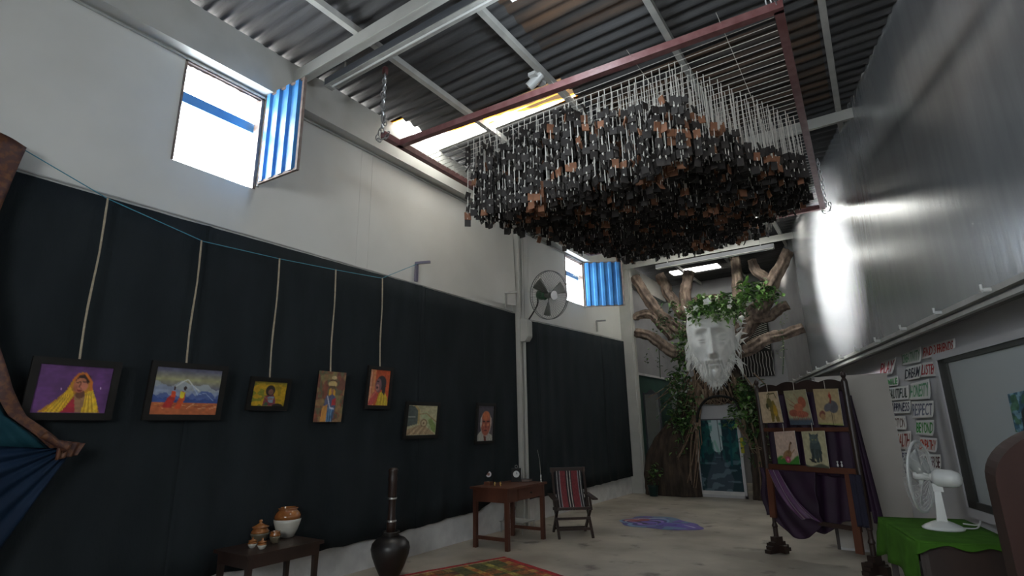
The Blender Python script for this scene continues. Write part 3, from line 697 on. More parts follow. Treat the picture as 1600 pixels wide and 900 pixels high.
for k, (y0, y1, z0, z1), fw, (pw, ph), bgc, fn, label, ry, rz in [(a, b, c, d, e, f, g, h, i) for a, b, c, d, e, f, g, h, i in PICS]:
    X = -5.42
    t = thing('painting', (X, (y0+y1)/2, z0), label, 'painting', 'paintings hanging on the black curtain')
    def tilt(x, y, z): return Vector((x+.05*(z-z0)/(z1-z0), y, z))
    if fw:
        mb = MB()
        for a, b, c, d in ((y0, y0+fw, z0, z1), (y1-fw, y1, z0, z1), (y0+fw, y1-fw, z0, z0+fw), (y0+fw, y1-fw, z1-fw, z1)):
            vs = [tilt(X+dx, y, z) for dx in (-.012, .018) for y, z in ((a, c), (b, c), (b, d), (a, d))]
            mb.add(vs, [(3, 2, 1, 0), (4, 5, 6, 7), (0, 1, 5, 4), (1, 2, 6, 5), (2, 3, 7, 6), (3, 0, 4, 7)])
        mb.build('picture_frame', m_frame, t)
    vs = [tilt(X+dx, y, z) for dx in (-.012, .004) for y, z in ((y0+fw, z0+fw), (y1-fw, z0+fw), (y1-fw, z1-fw), (y0+fw, z1-fw))]
    MB().add(vs, [(3, 2, 1, 0), (4, 5, 6, 7), (0, 1, 5, 4), (1, 2, 6, 5), (2, 3, 7, 6), (3, 0, 4, 7)]).build('backing_board', m_frame, t)
    P = Painter(pw, ph, bgc); fn(P); P.grain(.10, 20, 20, 5)
    P.mesh('canvas', bilinear([tilt(X+.007, y0+fw, z1-fw), tilt(X+.007, y1-fw, z1-fw), tilt(X+.007, y1-fw, z0+fw), tilt(X+.007, y0+fw, z0+fw)]), t)
    if rz != 3.70:
        pts = [Vector((-5.41, ry, rz)), Vector((-5.40, ry+.006, lerp(rz, z1, .35))), Vector((-5.395, ry-.006, lerp(rz, z1, .7))), Vector((-5.385, ry, z1-.005))]
        MB().tube(spline(pts, 4), .009, 6, rough=.25).build('hanging_rope', m_rope, t)
    else: MB().tube([(-5.385, ry, z1), (-5.41, ry+.01, 2.8), (-5.44, ry+.03, 3.70)], .004, 5).build('hanging_cord', m_black, t)

# ------------------------------------------------------------------ draped sari at the left edge
sa = thing('draped_sari', (-5.33, 1.2, .5), 'teal sari with rust-orange border draped and tied at the left edge', 'sari')
edge = [(3.87, 1.06), (3.6, 1.02), (3.2, .98), (2.7, 1.05), (2.3, 1.15), (2.0, 1.27), (1.8, 1.38), (1.66, 1.56), (1.56, 1.66)]
zs = [e[0] for e in edge][::-1]; es = [e[1] for e in edge][::-1]
def sari_up(u, v):
    z = lerp(3.87, 1.56, v); r = interp(z, zs, es)-.11; l = -.6+.9*v*v
    y = lerp(l+.9*(1-v), r, u); g = v**3
    return Vector((-5.36+.03*math.sin(u*38+v*3)*(1-.4*v)+.02*mnoise.noise(Vector((u*9, v*4, 0)))+.05*v, y, z+.12*(1-u)*(v)))
def sari_low(u, v):
    a = Vector((-5.31, 1.62, 1.56)); e = Vector((-5.33, lerp(.2, 1.66, v), lerp(1.45, 1.50, v)))
    bpt = Vector((-5.35, lerp(-.2, 1.36, u)-.1, lerp(.55, .90, u)))
    pA = Vector((-5.34, lerp(-.4, 1.60, u), lerp(1.9, 1.58, u**.6))); pB = Vector((-5.34, lerp(1.0, 1.70, u), lerp(.08, 1.50, u)))
    p = pA.lerp(pB, v); p.x += .035*math.sin(v*34)*(1-u*.75); p.z -= .12*math.sin(v*PI)*math.sin(u*PI)*.4
    return p
m_teal = mat('teal_sari', (.003, .030, .045), (.006, .045, .062), rough=.7, scale=3, spec=.2)
m_navy = mat('navy_sari', (.002, .011, .030), (.004, .018, .045), rough=.7, scale=3, spec=.2)
m_bord = mat('rust_border', (.05, .016, .012), (.11, .04, .014), rough=.6, scale=22, contrast=(.45, .6))
MB().grid(40, 30, sari_up).build('upper_drape', m_teal, sa, smooth=True, solid=.003)
MB().grid(30, 46, sari_low).build('lower_drape', m_navy, sa, smooth=True, solid=.003)
def border(u, v):
    z = lerp(3.88, 1.56, v); r = interp(z, zs, es); wdt = lerp(.17, .10, v)
    return Vector((-5.335+.012*math.sin(v*30+u*4)+.05*v, lerp(r-wdt, r, u), z+.05*(1-u)*(1 if v < .02 else 0)))
MB().grid(6, 50, border).build('border', m_bord, sa, smooth=True, solid=.004)
kn = MB(); kn.tube(spline([(-5.27, 1.50, 1.66), (-5.26, 1.58, 1.60), (-5.27, 1.66, 1.56)], 4), [.03, .03, .028, .024, .022, .026, .03, .034, .036][:9], 10, rough=.4)
kn.grid(10, 8, lambda u, v: Vector((-5.28+.02*math.sin(u*20), lerp(1.60, 1.77-.04*v, u), lerp(1.62-.03*u, 1.47+.03*u, v)))); kn.build('tied_end', m_bord, sa, smooth=True, solid=.004)

# ------------------------------------------------------------------ fan and box on the column
fn_ = thing('wall_fan', (-5.39, 8.4, 3.6), 'round wire-caged wall fan on the cream column', 'fan')
fc = at(858, 461, 8.75); fa = Vector((.93, -.30, -.22)).normalized(); fr = fa.cross(Vector((0, 0, 1))).normalized(); fu = fr.cross(fa)
FR = .47
m_cage = mat('fan_cage_wire', (.13, .135, .13), rough=.4, metal=.4); m_fang = mat('fan_grey', (.10, .105, .09), rough=.4)
def ringpts(rad, h, n=36): return [fc+fa*h+(fr*math.cos(a)+fu*math.sin(a))*rad for a in [2*PI*k/n for k in range(n+1)]]
cg = MB(); cg.tube(ringpts(FR, 0), .009, 6, caps=False); cg.tube(ringpts(FR*.99, .05), .006, 5, caps=False)
for k in range(56):
    a = 2*PI*k/56; d = fr*math.cos(a)+fu*math.sin(a)
    cg.tube([fc+d*.07+fa*.13, fc+d*FR*.55+fa*.125, fc+d*FR*.9+fa*.08, fc+d*FR], .0022, 3, caps=False)
    cg.tube([fc+d*.10-fa*.10, fc+d*FR*.6-fa*.08, fc+d*FR], .0022, 3, caps=False)
cg.build('cage', m_cage, fn_)
MB().tube([fc+fa*.125, fc+fa*.145], .085, 24).build('badge', mat('badge_grey', (.3, .3, .3), rough=.3, metal=.5), fn_)
MB().tube([fc-fa*.30, fc-fa*.28, fc-fa*.12, fc-fa*.09], [.07, .10, .10, .06], 18).build('motor', mat('green_motor', (.03, .11, .05), rough=.4), fn_, smooth=True)
MB().tube([fc-fa*.09, fc+fa*.06], .055, 16).build('hub', m_fang, fn_)
for k in range(3):
    a0 = 2*PI*k/3+.5; mb = MB()
    def bl(u, v):
        r = lerp(.05, FR*.86, v); a = a0+lerp(-.30, .30, u)*(1 if v > .2 else .6); return fc+(fr*math.cos(a)+fu*math.sin(a))*r+fa*(.03*(u-.5)*2+.0)
    mb.grid(6, 8, bl); mb.build('blade', m_fang, fn_, smooth=True, solid=.006)
for sgn in (1,):
    arm = [fc-fa*.2-fr*.05, fc-fa*.34-Vector((0, 0, .02)), fc-fa*.36-Vector((0, 0, .2)), Vector((-5.34, 8.52, 3.62)), Vector((-5.39, 8.44, 3.55))]
    MB().tube(spline(arm, 5), .016, 8).build('bracket_arm', m_frame, fn_)
jb = thing('junction_box', (-5.34, 8.4, 3.30), 'cream junction box fixed on the cream column below the fan', 'electrical box')
p0 = at(806, 500, 8.35); p1 = at(820, 533, 8.35); zc1, zc0 = p0.z, p1.z
mb = MB(); mb.ngon_prism([(-5.40, 8.32, zc0), (-5.30, 8.32, zc0), (-5.24, 8.32, zc0+.08), (-5.24, 8.32, zc1-.05), (-5.30, 8.32, zc1), (-5.40, 8.32, zc1)], (0, .16, 0)); mb.build('box_body', m_beam, jb)
MB().box((-5.242, 8.34, zc0+.09), (-5.232, 8.46, zc1-.06)).build('cover', m_beam, jb)
MB().tube([(-5.38, 8.40, zc0), (-5.38, 8.40, .7)], .012, 6).build('conduit', m_beam, jb)
# ------------------------------------------------------------------ bench with stoneware jars
be = thing('bench', (-5.1, 3.38, 0), 'low dark wooden bench carrying stoneware jars in front of the black curtain', 'bench')
bx0, bx1, by0, by1, bz = -5.34, -4.84, 2.98, 3.72, .60
MB().box((bx0-.03, by0-.03, bz-.03), (bx1+.03, by1+.03, bz)).build('top', m_dwood, be)
mb = MB(); mb.box((bx0, by0+.05, bz-.12), (bx0+.02, by1-.05, bz-.03)).box((bx1-.02, by0+.05, bz-.12), (bx1, by1-.05, bz-.03)).box((bx0, by0, bz-.12), (bx1, by0+.02, bz-.03)).box((bx0, by1-.02, bz-.12), (bx1, by1, bz-.03)); mb.build('apron', m_dwood, be)
for x in (bx0, bx1-.05):
    for y in (by0, by1-.05): MB().bar((x+.025, y+.025, bz-.03), (x+.025, y+.025, 0), .05, .05, w2=.035, h2=.035).build('leg', m_dwood, be)
JARS = 'stoneware jars on the bench'
def jar(x, y, r, h, label, lid=False, body=m_cream, neck=.62, split=.62):
    t = thing('stoneware_jar', (x, y, bz), label, 'jar', JARS)
    prof = [(.50*r, 0), (.56*r, .02*h), (.80*r, .25*h), (.97*r, .5*h), (1.0*r, split*h)]
    pr2 = [(1.0*r, split*h), (.97*r, .74*h), (.86*r, .84*h), (neck*r+.01, .90*h), (neck*r, .93*h), (neck*r+.012, .97*h), (neck*r+.012, h), (neck*r-.01, h), (neck*r-.012, .9*h), (0, .88*h)]
    MB().lathe((x, y, bz), [(0, .001)]+prof, 26).build('body', body, t, smooth=True)
    MB().lathe((x, y, bz), pr2, 26).build('glazed_shoulder', m_glaze, t, smooth=True)
    if lid:
        MB().lathe((x, y, bz+h), [(neck*r+.02, 0), (neck*r+.02, .12*r), (neck*r*.8, .28*r), (.25*r, .42*r), (.13*r, .52*r), (.22*r, .66*r), (.14*r, .82*r), (0, .84*r)], 22).build('lid', m_glaze, t, smooth=True)
def jar_at(px, py, r, h, label, **k):
    p = at_z(px, py, bz); jar(p.x, p.y, r, h, label, **k)
m_brst = mat('olive_brown_stoneware', (.12, .10, .065), rough=.3)
jar_at(447, 839, .135, .285, 'largest cream jar with a wide brown shoulder at the back of the bench', neck=.66)
jar_at(405, 846, .088, .13, 'squat olive-brown lidded jar on the left of the bench', lid=True, body=m_brst, neck=.7)
jar_at(429, 849, .052, .11, 'small open olive-brown jar in front of the largest jar', body=m_brst, neck=.7)
jar_at(394, 856, .042, .06, 'tiny lidded cream jar, left one of the front pair', lid=True, neck=.5)
jar_at(409, 858, .042, .06, 'tiny lidded cream jar, right one of the front pair', lid=True, neck=.5)

# big pot and churn post
po = thing('clay_pot', (-5.02, 4.85, 0), 'large glossy black clay pot standing on the rug edge by the wall', 'pot')
MB().lathe((-5.02, 4.85, .014), [(0, 0), (.10, 0), (.115, .01), (.165, .11), (.212, .23), (.225, .30), (.212, .355), (.165, .405), (.10, .43), (.082, .435)], 34).build('body', m_pot, po, smooth=True)
MB().lathe((-5.02, 4.85, .442), [(.085, 0), (.10, .01), (.085, .03), (.105, .045), (.10, .055), (.078, .05), (.076, -.02)], 30).build('neck', m_pot, po, smooth=True)
pe = thing('wooden_post', (-5.03, 4.86, .52), 'tall dark wooden pestle with two silver bands standing in the clay pot', 'pestle')
c = (-5.02, 4.85, .44)
MB().lathe(c, [(0, .0), (.055, .0), (.055, .16), (.047, .2), (.042, .30), (.046, .42), (.052, .44), (.052, .60), (.058, .64), (.050, .67), (.055, .72), (.06, .74), (.045, .76), (0, .765)], 18).build('shaft', m_dwood, pe, smooth=True)
for z in (.17, .42): MB().lathe(c, [(.055, z-.012), (.060, z-.01), (.060, z+.01), (.055, z+.012)], 18).build('silver_band', m_silver, pe)

# ------------------------------------------------------------------ rug
ro = Vector((-4.44, 6.33, 0)); ru = Vector((1.11, -.43, 0)).normalized(); rv = Vector((-.43, -1.11, 0)).normalized()
P = Painter(120, 150, '4a4a28')
P._mix((P.noise(14, 5, 4) > .5)*.7, '8a4a24'); P._mix((np.sin(P.U*70) > .5)*.45, '2e3a22')
for k in range(7):
    v0 = .05+k*.14; P._mix(((P.V > v0) & (P.V < v0+.05))*.85, ['8e3a22', '6e6a2a', 'a05a2a', '4a2a22'][k % 4])
    P._mix(((P.V > v0) & (P.V < v0+.05) & (np.sin(P.U*60+k) > .2))*.6, 'a89a4a')
P._mix(((P.V < .045) | (P.V > .96) | (P.U < .03) | (P.U > .96))*1., '8e1a22'); P._mix(((P.U < .045) & (P.U > .03))*.8, 'a88a6a'); P.grain(.25, 100, 120, 8)
rg = P.mesh('woven_rug', lambda u, v: ro+ru*u*2.4+rv*v*1.85+Vector((0, 0, .008+.003*mnoise.noise(Vector((u*9, v*9, 0))))), None, print_mat('rug_print', .95))
tag(rg, 'kilim rug in red, orange and olive bands with a red border, beside the clay pot', 'rug')

# floor painting
q = [at_z(*p) for p in ((985, 806), (1062, 812), (1090, 817), (1068, 829), (1020, 826), (968, 816))]
q0 = [Vector((-4.22, 10.35, 0)), Vector((-2.85, 10.35, 0)), Vector((-2.85, 9.15, 0)), Vector((-4.22, 9.15, 0))]
P = Painter(90, 70, '4d4a80'); P._mix((P.noise(6, 6, 3) > .5)*.8, '6a58a0'); P._mix((P.noise(7, 5, 13) > .6)*.8, '5a8090')
for k in range(5): P.ell(.30+.02*k, .55, .34-.06*k, .42-.075*k, ['6f8fae', '3c3c78', '8a74b8', '2c2c50', '6a5aa8'][k], .4, .05)
P.ell(.16, .45, .12, .22, '8e3a3e', .3).line([(.08, .7), (.12, .35), (.3, .14), (.46, .12)], .014, 'b8b8c0').line([(.5, .6), (.62, .4), (.8, .45), (.9, .55)], .014, 'c8c8d0').ell(.66, .55, .16, .2, '5c4aa0').line([(.55, .8), (.62, .62), (.7, .5)], .012, '201a40')
cc_ = Vector((-3.53, 9.72, 0))
def fp(u, v):
    a = (u-.5)*2; b = (v-.5)*2; k = max(abs(a), abs(b), 1e-6); r = math.hypot(a, b); s = k/r if r > 0 else 1
    ang = math.atan2(b, a); wob = 1+.10*math.sin(3*ang+1)+.05*math.sin(7*ang)
    return cc_+Vector((a*s*.72*wob, -b*s*.60*wob-(a*.12), .004))
o = P.mesh('floor_painting', fp, None, print_mat('floor_print', .6)); tag(o, 'purple and blue swirl painting on the concrete floor before the tree', 'floor painting')

# ------------------------------------------------------------------ writing desk
dk = thing('writing_desk', (-4.9, 7.12, 0), 'brown wooden writing desk with a drawer against the curtain by the column', 'desk')
x0, x1, y0, y1, z1 = -5.18, -4.56, 6.60, 7.62, .82
MB().box((x0-.03, y0-.03, z1-.03), (x1+.03, y1+.03, z1)).build('table_top', m_wood, dk)
MB().box((x0+.04, y0+.012, z1-.20), (x1-.04, y0+.035, z1-.03)).box((x0+.04, y1-.035, z1-.20), (x1-.04, y1-.012, z1-.03)).box((x0+.012, y0+.04, z1-.20), (x0+.035, y1-.04, z1-.03)).box((x1-.035, y0+.04, z1-.20), (x1-.012, y0+.28, z1-.03)).build('apron', m_wood, dk)
dr = MB().box((x1-.03, y0+.29, z1-.195), (x1-.008, y1-.05, z1-.035)).build('drawer', m_wood, dk)
MB().tube([(x1-.01, y0+.62, z1-.115), (x1+.018, y0+.62, z1-.115)], .012, 10).build('knob', m_dwood, dr)
for a in (x0+.032, x1-.032):
    for b in (y0+.032, y1-.032): MB().bar((a, b, z1-.03), (a, b, 0), .056, .056).build('leg', m_wood, dk)
MB().bar((x0+.05, y0+.032, .14), (x1-.05, y0+.032, .14), .03, .045).build('stretcher', m_wood, dk)
MB().bar((x0+.05, y1-.032, .14), (x1-.05, y1-.032, .14), .03, .045).build('stretcher', m_wood, dk)
# desk objects
T = z1
cl = thing('table_clock', (-4.99, 7.48, T), 'black table clock with a round white dial at the back of the desk', 'clock')
cx_, cy_ = -4.99, 7.48
Rz = Matrix.Rotation(math.radians(32), 3, 'Z')
MB().box((cx_-.075, cy_-.045, T), (cx_+.075, cy_+.045, T+.20), Rz, (cx_, cy_, T)).box((cx_-.085, cy_-.05, T), (cx_+.085, cy_+.05, T+.02), Rz, (cx_, cy_, T)).build('case', m_frame, cl)
dn = Rz @ Vector((0, -1, 0)); dc = Vector((cx_, cy_, T+.115))+dn*.046
MB().tube([dc, dc+dn*.006], .05, 24).build('dial', m_paper, cl)
MB().bar(dc+dn*.008, dc+dn*.008+Vector((0, 0, .034)), .004, .004).bar(dc+dn*.008, dc+dn*.008+(Rz @ Vector((.024, 0, .004))), .004, .004).build('hand', m_frame, cl)
rt = Vector((cx_, cy_, T+.225)); MB().tube([rt+(Rz @ Vector((.02*math.cos(a), 0, .022*math.sin(a)))) for a in [2*PI*k/12 for k in range(13)]], .004, 6, caps=False).build('ring_handle', m_steel, cl)
gp = at_z(772, 757, T)
gr = thing('toy_gramophone', (-5.08, 6.86, T), 'miniature gramophone with a dark horn and pale bell at the left of the desk', 'ornament')
gx, gy = -5.08, 6.86
MB().box((gx-.05, gy-.05, T), (gx+.05, gy+.05, T+.05)).build('box_base', m_wood, gr)
h0 = Vector((gx+.03, gy+.03, T+.05)); h1 = Vector((gx+.02, gy-.0, T+.15)); hn = Vector((.35, -.85, .15)).normalized()
MB().tube(spline([h0, h0+Vector((.02, .02, .06)), h1, h1+hn*.06], 4), [.006, .006, .006, .007, .008, .009, .010, .012, .014, .018, .022, .03, .045], 14).build('horn', m_frame, gr, smooth=True)
MB().tube([h1+hn*.059, h1+hn*.062], .042, 18).build('horn_bell', mat('dull_silver', (.34, .30, .30), rough=.4, metal=.5), gr)
MB().tube([h1+hn*.063, h1+hn*.066], .022, 14).build('horn_throat', m_wood, gr)
def figurine(px, py, h, label):
    p = at_z(px, py, T); t = thing('figurine', tuple(p), label, 'figurine', 'small brass figures on the desk')
    MB().lathe(p, [(0, 0), (.014, 0), (.016, .006), (.010, .012), (.013, .3*h), (.018, .5*h), (.010, .66*h)], 12).build('body', m_brass, t, smooth=True)
    MB().lathe(p, [(0, .64*h), (.009, .68*h), (.013, .80*h), (.008, .93*h), (0, h)], 12).build('head', m_brass, t, smooth=True)
    MB().bar(p+Vector((.012, 0, .5*h)), p+Vector((.028, -.01, .3*h)), .007, .007).build('arm', m_brass, t)
figurine(773, 759, .06, 'small brass figure, left one of the two on the desk'); figurine(782, 759, .058, 'small brass figure, right one of the two on the desk')
b = at_z(830, 748, T); bkt = thing('closed_book', (b.x, b.y, T), 'thin dark book lying at the far back of the desk', 'book')
b = Vector((-4.86, 7.56, T))
MB().box((b.x-.08, b.y-.05, T+.004), (b.x+.08, b.y+.05, T+.034)).build('page_block', m_brownfr, bkt)
for z in (T, T+.034): MB().box((b.x-.085, b.y-.055, z), (b.x+.085, b.y+.055, z+.004)).build('cover', m_dwood, bkt)
bkt.location = (b.x, b.y, T)
for ch in bkt.children: ch.location -= Vector((b.x, b.y, T))-WL[bkt]
iw = thing('incense_holder', (-4.60, 7.58, T), 'slender metal incense holder with a tall thin stick on the desk corner', 'incense holder')
MB().lathe((-4.60, 7.58, T), [(0, 0), (.02, 0), (.012, .012), (.008, .05), (.014, .09), (.010, .11), (0, .112)], 12).build('holder', m_silver, iw, smooth=True)
MB().tube([(-4.60, 7.58, T+.10), (-4.61, 7.58, T+.30), (-4.64, 7.57, T+.48)], .0025, 5).build('stick', m_steel, iw)
# metal tray leaning and paper below the desk
sc_ = thing('low_wire_stand', (-5.3, 8.0, 0), 'small low metal stand with papers behind the desk legs', 'stand')
MB().box((-5.50, 7.72, .16), (-5.05, 8.12, .17)).build('shelf', m_steel, sc_)
for x in (-5.48, -5.07):
    for y in (7.74, 8.10): MB().tube([(x, y, 0), (x, y, .16)], .008, 6).build('leg', m_steel, sc_)
pp = thing('folded_papers', (-5.42, 7.9, .17), 'crumpled grey papers propped on the low metal stand', 'paper')
MB().grid(7, 5, lambda u, v: Vector((-5.46+.05*v+.02*math.sin(u*9), 7.76+.30*u, .172+.22*v*(.6+.4*math.sin(u*8+1))))).build('sheet', mat('grey_paper', (.30, .29, .28), rough=.8), pp, solid=.004)

# ------------------------------------------------------------------ folding deck chair
ch = thing('folding_chair', (-4.4, 8.15, 0), 'folding wooden armchair with red and black striped canvas beside the desk', 'chair')
fl, fr_, bl, br_ = Vector((-4.37, 7.67, 0)), Vector((-3.95, 8.01, 0)), Vector((-4.86, 8.28, 0)), Vector((-4.42, 8.62, 0))
wv = (fr_-fl); wn_ = wv.normalized(); dv = ((bl-fl)+(br_-fr_))/2; dn_ = dv.normalized()
def CP(s, d, z): return fl+wv*s+dn_*d+Vector((0, 0, z))
for s, nm in ((0.02, 'left'), (.98, 'right')):
    MB().bar(CP(s, 0, 0), CP(s, .46, .52), .035, .045).build('leg', m_dwood, ch)          # front foot up to the rear of the arm
    MB().bar(CP(s, .62, 0), CP(s, .06, .44), .035, .045).build('leg', m_dwood, ch)
    MB().bar(CP(s, .04, .42), CP(s, .12, .56), .03, .04).build('arm_post', m_dwood, ch)
    o_ = -.08 if s < .5 else .08
    MB().bar(CP(s+o_, -.08, .565), CP(s+o_, .60, .585), .085, .022).build('armrest', m_dwood, ch)
    MB().bar(CP(s, .26, .36), CP(s, .56, .97), .035, .045).build('back_post', m_dwood, ch)
    MB().bar(CP(s, .02, .42), CP(s, .50, .37), .03, .045).build('seat_rail', m_dwood, ch)
for nm, a, b in (('front_rail', (.0, .04, .425), (1.0, .04, .425)), ('stretcher', (.0, .10, .12), (1, .10, .12)), ('stretcher', (0, .54, .07), (1, .54, .07)), ('stretcher', (0, .18, .26), (1, .18, .26))):
    MB().bar(CP(*a), CP(*b), .035, .035).build(nm, m_dwood, ch)
MB().bar(CP(-.04, .555, .955), CP(1.04, .555, .955), .035, .075).build('top_rail', m_dwood, ch)
P = Painter(61, 60, '6c2c30')
for a, b, c in ((0, .06, '1c1c20'), (.06, .10, '8a8a88'), (.10, .16, '2a2228'), (.16, .19, '77777a'), (.40, .44, '1c1c20'), (.44, .48, '9a9890'), (.48, .54, '16161a'), (.54, .58, '9a9890'), (.58, .61, '1c1c20'), (.84, .87, '77777a'), (.87, .93, '1a1a1e'), (.93, .96, '8a8a88'), (.96, 1.01, '1c1c20')):
    P._mix(((P.U >= a) & (P.U < b))*1., c)
P.grain(.14, 60, 60, 2)
def canvas(u, v):
    if v < .62: k = v/.62; d, z = lerp(.545, .27, k), lerp(.94, .40, k); d += .05*math.sin(k*PI); z -= .02*math.sin(k*PI)
    else: k = (v-.62)/.38; d, z = lerp(.27, .05, k), lerp(.40, .43, k)-.03*math.sin(k*PI)
    return CP(lerp(.09, .91, u), d-.015, z)
o = P.mesh('striped_canvas', canvas, ch, print_mat('canvas_print', .9), label='red canvas with black and grey stripes'); md = o.modifiers.new('t', 'SOLIDIFY'); md.thickness = .004

# ------------------------------------------------------------------ carved display screen
SL, SR = Vector((-1.47, 8.35, 0)), Vector((-.35, 7.71, 0)); sw = (SR-SL).normalized(); snn = Vector((-sw.y, sw.x, 0))*-1   # towards the viewer
if snn.y > 0: snn = -snn
def SP(s, z, d=0): return SL+sw*s+Vector((0, 0, z))+snn*d
scn = thing('display_screen', tuple(SP(.65, 0)), 'tall dark wooden display screen draped in purple cloth holding five animal drawings', 'display screen')
for s in (0.03, 1.29):
    ps = MB(); ps.lathe(SP(s, 0), [(.03, .12), (.03, .30), (.04, .32), (.026, .36), (.026, .44), (.036, .46), (.036, 2.12), (.03, 2.14), (.02, 2.16), (.034, 2.19), (.03, 2.22), (.01, 2.24), (0, 2.25)], 14); ps.build('post', m_dwood, scn, smooth=False)
    ft = MB()
    for k, (hw, zz0, zz1) in enumerate(((.20, 0, .045), (.165, .045, .085), (.11, .085, .13), (.065, .13, .19))):
        ft.bar(SP(s, (zz0+zz1)/2, -hw), SP(s, (zz0+zz1)/2, hw), .085, zz1-zz0)
    ft.bar(SP(s-.14, .05, 0), SP(s+.14, .05, 0), .07, .09)
    ft.build('foot', m_dwood, scn)
K = 60; tp_ = MB(); up_, dn2 = [], []
for i in range(K+1):
    s = lerp(.05, 1.27, i/K); u = i/K
    up_.append(SP(s, 2.11+.035*abs(math.sin(u*PI*4))+.03*math.sin(u*PI), .014)); dn2.append(SP(s, 2.02, .014))
tp_.ngon_prism(up_+dn2[::-1], snn*-.028); tp_.build('carved_top_rail', m_dwood, scn)
for z, h in ((1.555, .05), (1.075, .07)): MB().bar(SP(.05, z, 0), SP(1.27, z, 0), .03, h).build('rail', m_wood, scn)
MB().bar(SP(.08, .44, 0), SP(1.2, .44, 0), .03, .05).build('bottom_rail', m_dwood, scn)
MB().bar(SP(.11, .44, .10), SP(.10, 1.05, .05), .09, .03, up=tuple(snn)).build('inner_post', m_wood, scn)
MB().bar(SP(1.15, .18, .02), SP(1.17, 1.05, .02), .09, .03, up=tuple(snn)).build('inner_post', m_wood, scn)
dp = thing('purple_drape', tuple(SP(.6, .3)), 'purple satin cloth draped through the dark wooden display screen', 'cloth')
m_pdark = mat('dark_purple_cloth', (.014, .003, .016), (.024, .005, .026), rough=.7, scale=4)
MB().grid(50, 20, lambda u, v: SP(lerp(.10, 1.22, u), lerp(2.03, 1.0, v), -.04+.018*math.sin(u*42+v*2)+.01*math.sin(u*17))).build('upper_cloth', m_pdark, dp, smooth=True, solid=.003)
MB().grid(44, 30, lambda u, v: SP(lerp(.04, 1.16, u), lerp(1.06, .40+.10*math.sin(u*9), v), -.09+.025*math.sin(u*30+2*v))).build('back_fall', m_pdark, dp, smooth=True, solid=.003)
def swag(u, v):
    s = lerp(.04, .74, u); zb = .46-.24*math.sin(PI*u)**.8; zt = 1.04
    return SP(s, lerp(zt, zb, v), .02+.04*math.sin(v*PI)+.018*math.sin((s*1.1-(1.05-zt+v*.8)*.75)*22+1.5*math.sin(v*3))*(.3+.7*v))
MB().grid(40, 44, swag).build('pouch', m_pdark, dp, smooth=True, solid=.003)
def fold(u, v):
    s = lerp(.10, .50, v)+lerp(0, lerp(.16, .26, v), u); z = lerp(1.04, .46+.03*math.sin(u*PI), v)+.06*math.sin(v*PI)*(-1)
    return SP(s, z, .075+.03*math.sin(v*PI)+.014*math.sin(u*13+v*4))
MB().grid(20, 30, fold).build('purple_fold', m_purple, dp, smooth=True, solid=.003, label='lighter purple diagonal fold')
MB().grid(18, 30, lambda u, v: SP(lerp(1.28, 1.31+.12*v, u), lerp(1.95, .55-.05*u+.10*(u < .2), v), -.05+.03*math.sin(u*16+v))).build('side_fall', m_pdark, dp, smooth=True, solid=.003)
MB().grid(10, 24, lambda u, v: SP(lerp(1.19, 1.34, u), lerp(1.05, .48, v), .05+.02*math.sin(u*14))).build('front_fall', mat('navy_cloth', (.006, .006, .02), (.012, .010, .03), rough=.8), dp, smooth=True, solid=.003)
MB().grid(8, 30, lambda u, v: SP(lerp(-.13+.03*math.sin(v*8), .02, u), lerp(1.05, .44, v), -.03+.02*math.sin(u*12))).build('left_fall', m_pdark, dp, smooth=True, solid=.003)
def d_goat(P):
    P.poly([(.5, .32), (.72, .30), (.82, .55), (.86, .98), (.72, .98), (.66, .75), (.58, .98), (.48, .98), (.46, .6)], '6a5a26').ell(.48, .36, .13, .15, '57512a').ell(.36, .46, .07, .09, '3c3a20').line([(.45, .26), (.55, .08), (.80, .06), (.88, .22)], .022, '4a4524').line([(.40, .25), (.44, .10), (.56, .04)], .018, '4a4524').ell(.72, .62, .10, .18, '9a7a20').line([(.38, .5), (.42, .62)], .015, '3a3420')
def d_lob(P):
    P._mix(np.clip((P.V-.78)/.1, 0, 1)*.9, '2c3a4c'); P.ell(.72, .36, .17, .16, '8a4a34').ell(.52, .52, .2, .13, '9a5a40').ell(.26, .66, .2, .1, '7c4030').ell(.62, .70, .28, .09, '8c4c38')
    for k in range(8): P.line([(.2+.09*k, .68), (.24+.09*k, .86)], .012, '7a3a2c')
    P.line([(.5, .48), (.1, .22)], .01, '7a4a3a').line([(.6, .4), (.45, .1)], .01, '7a4a3a').line([(.36, .5), (.14, .4)], .01, '6a3a30')
def d_bird(P):
    P.ell(.70, .50, .20, .17, '4a4a50').ell(.48, .52, .16, .10, '55535a', -.5).ell(.22, .72, .13, .10, '6c3c30', -.6).ell(.24, .78, .10, .09, '8a6a48').line([(.62, .38), (.66, .24)], .035, '6a2a22').ell(.63, .20, .05, .06, '8e2e22').line([(.64, .1), (.62, .18)], .02, 'a0442a').line([(.62, .68), (.62, .99)], .014, '3a3020').line([(.68, .67), (.68, .96)], .012, '3a3020')
    P._mix(np.clip((P.V-.93)/.05, 0, 1)*.7, '7a8a4a')
def d_deer(P):
    P._mix(np.clip((P.V-.80+.08*np.sin(P.U*8))/.05, 0, 1)*1., '2f6a22'); P.ell(.50, .72, .22, .13, '7a5a3a', -.4).line([(.58, .66), (.68, .42), (.74, .36)], .035, '6a4c30').ell(.74, .36, .05, .035, '4a3422').line([(.5, .6), (.3, .78), (.18, .84)], .02, '8a6a44').line([(.68, .7), (.86, .56)], .015, '7a5a3a').ell(.50, .86, .12, .10, '9a3a5a').ell(.5, .86, .05, .04, 'c87a90')
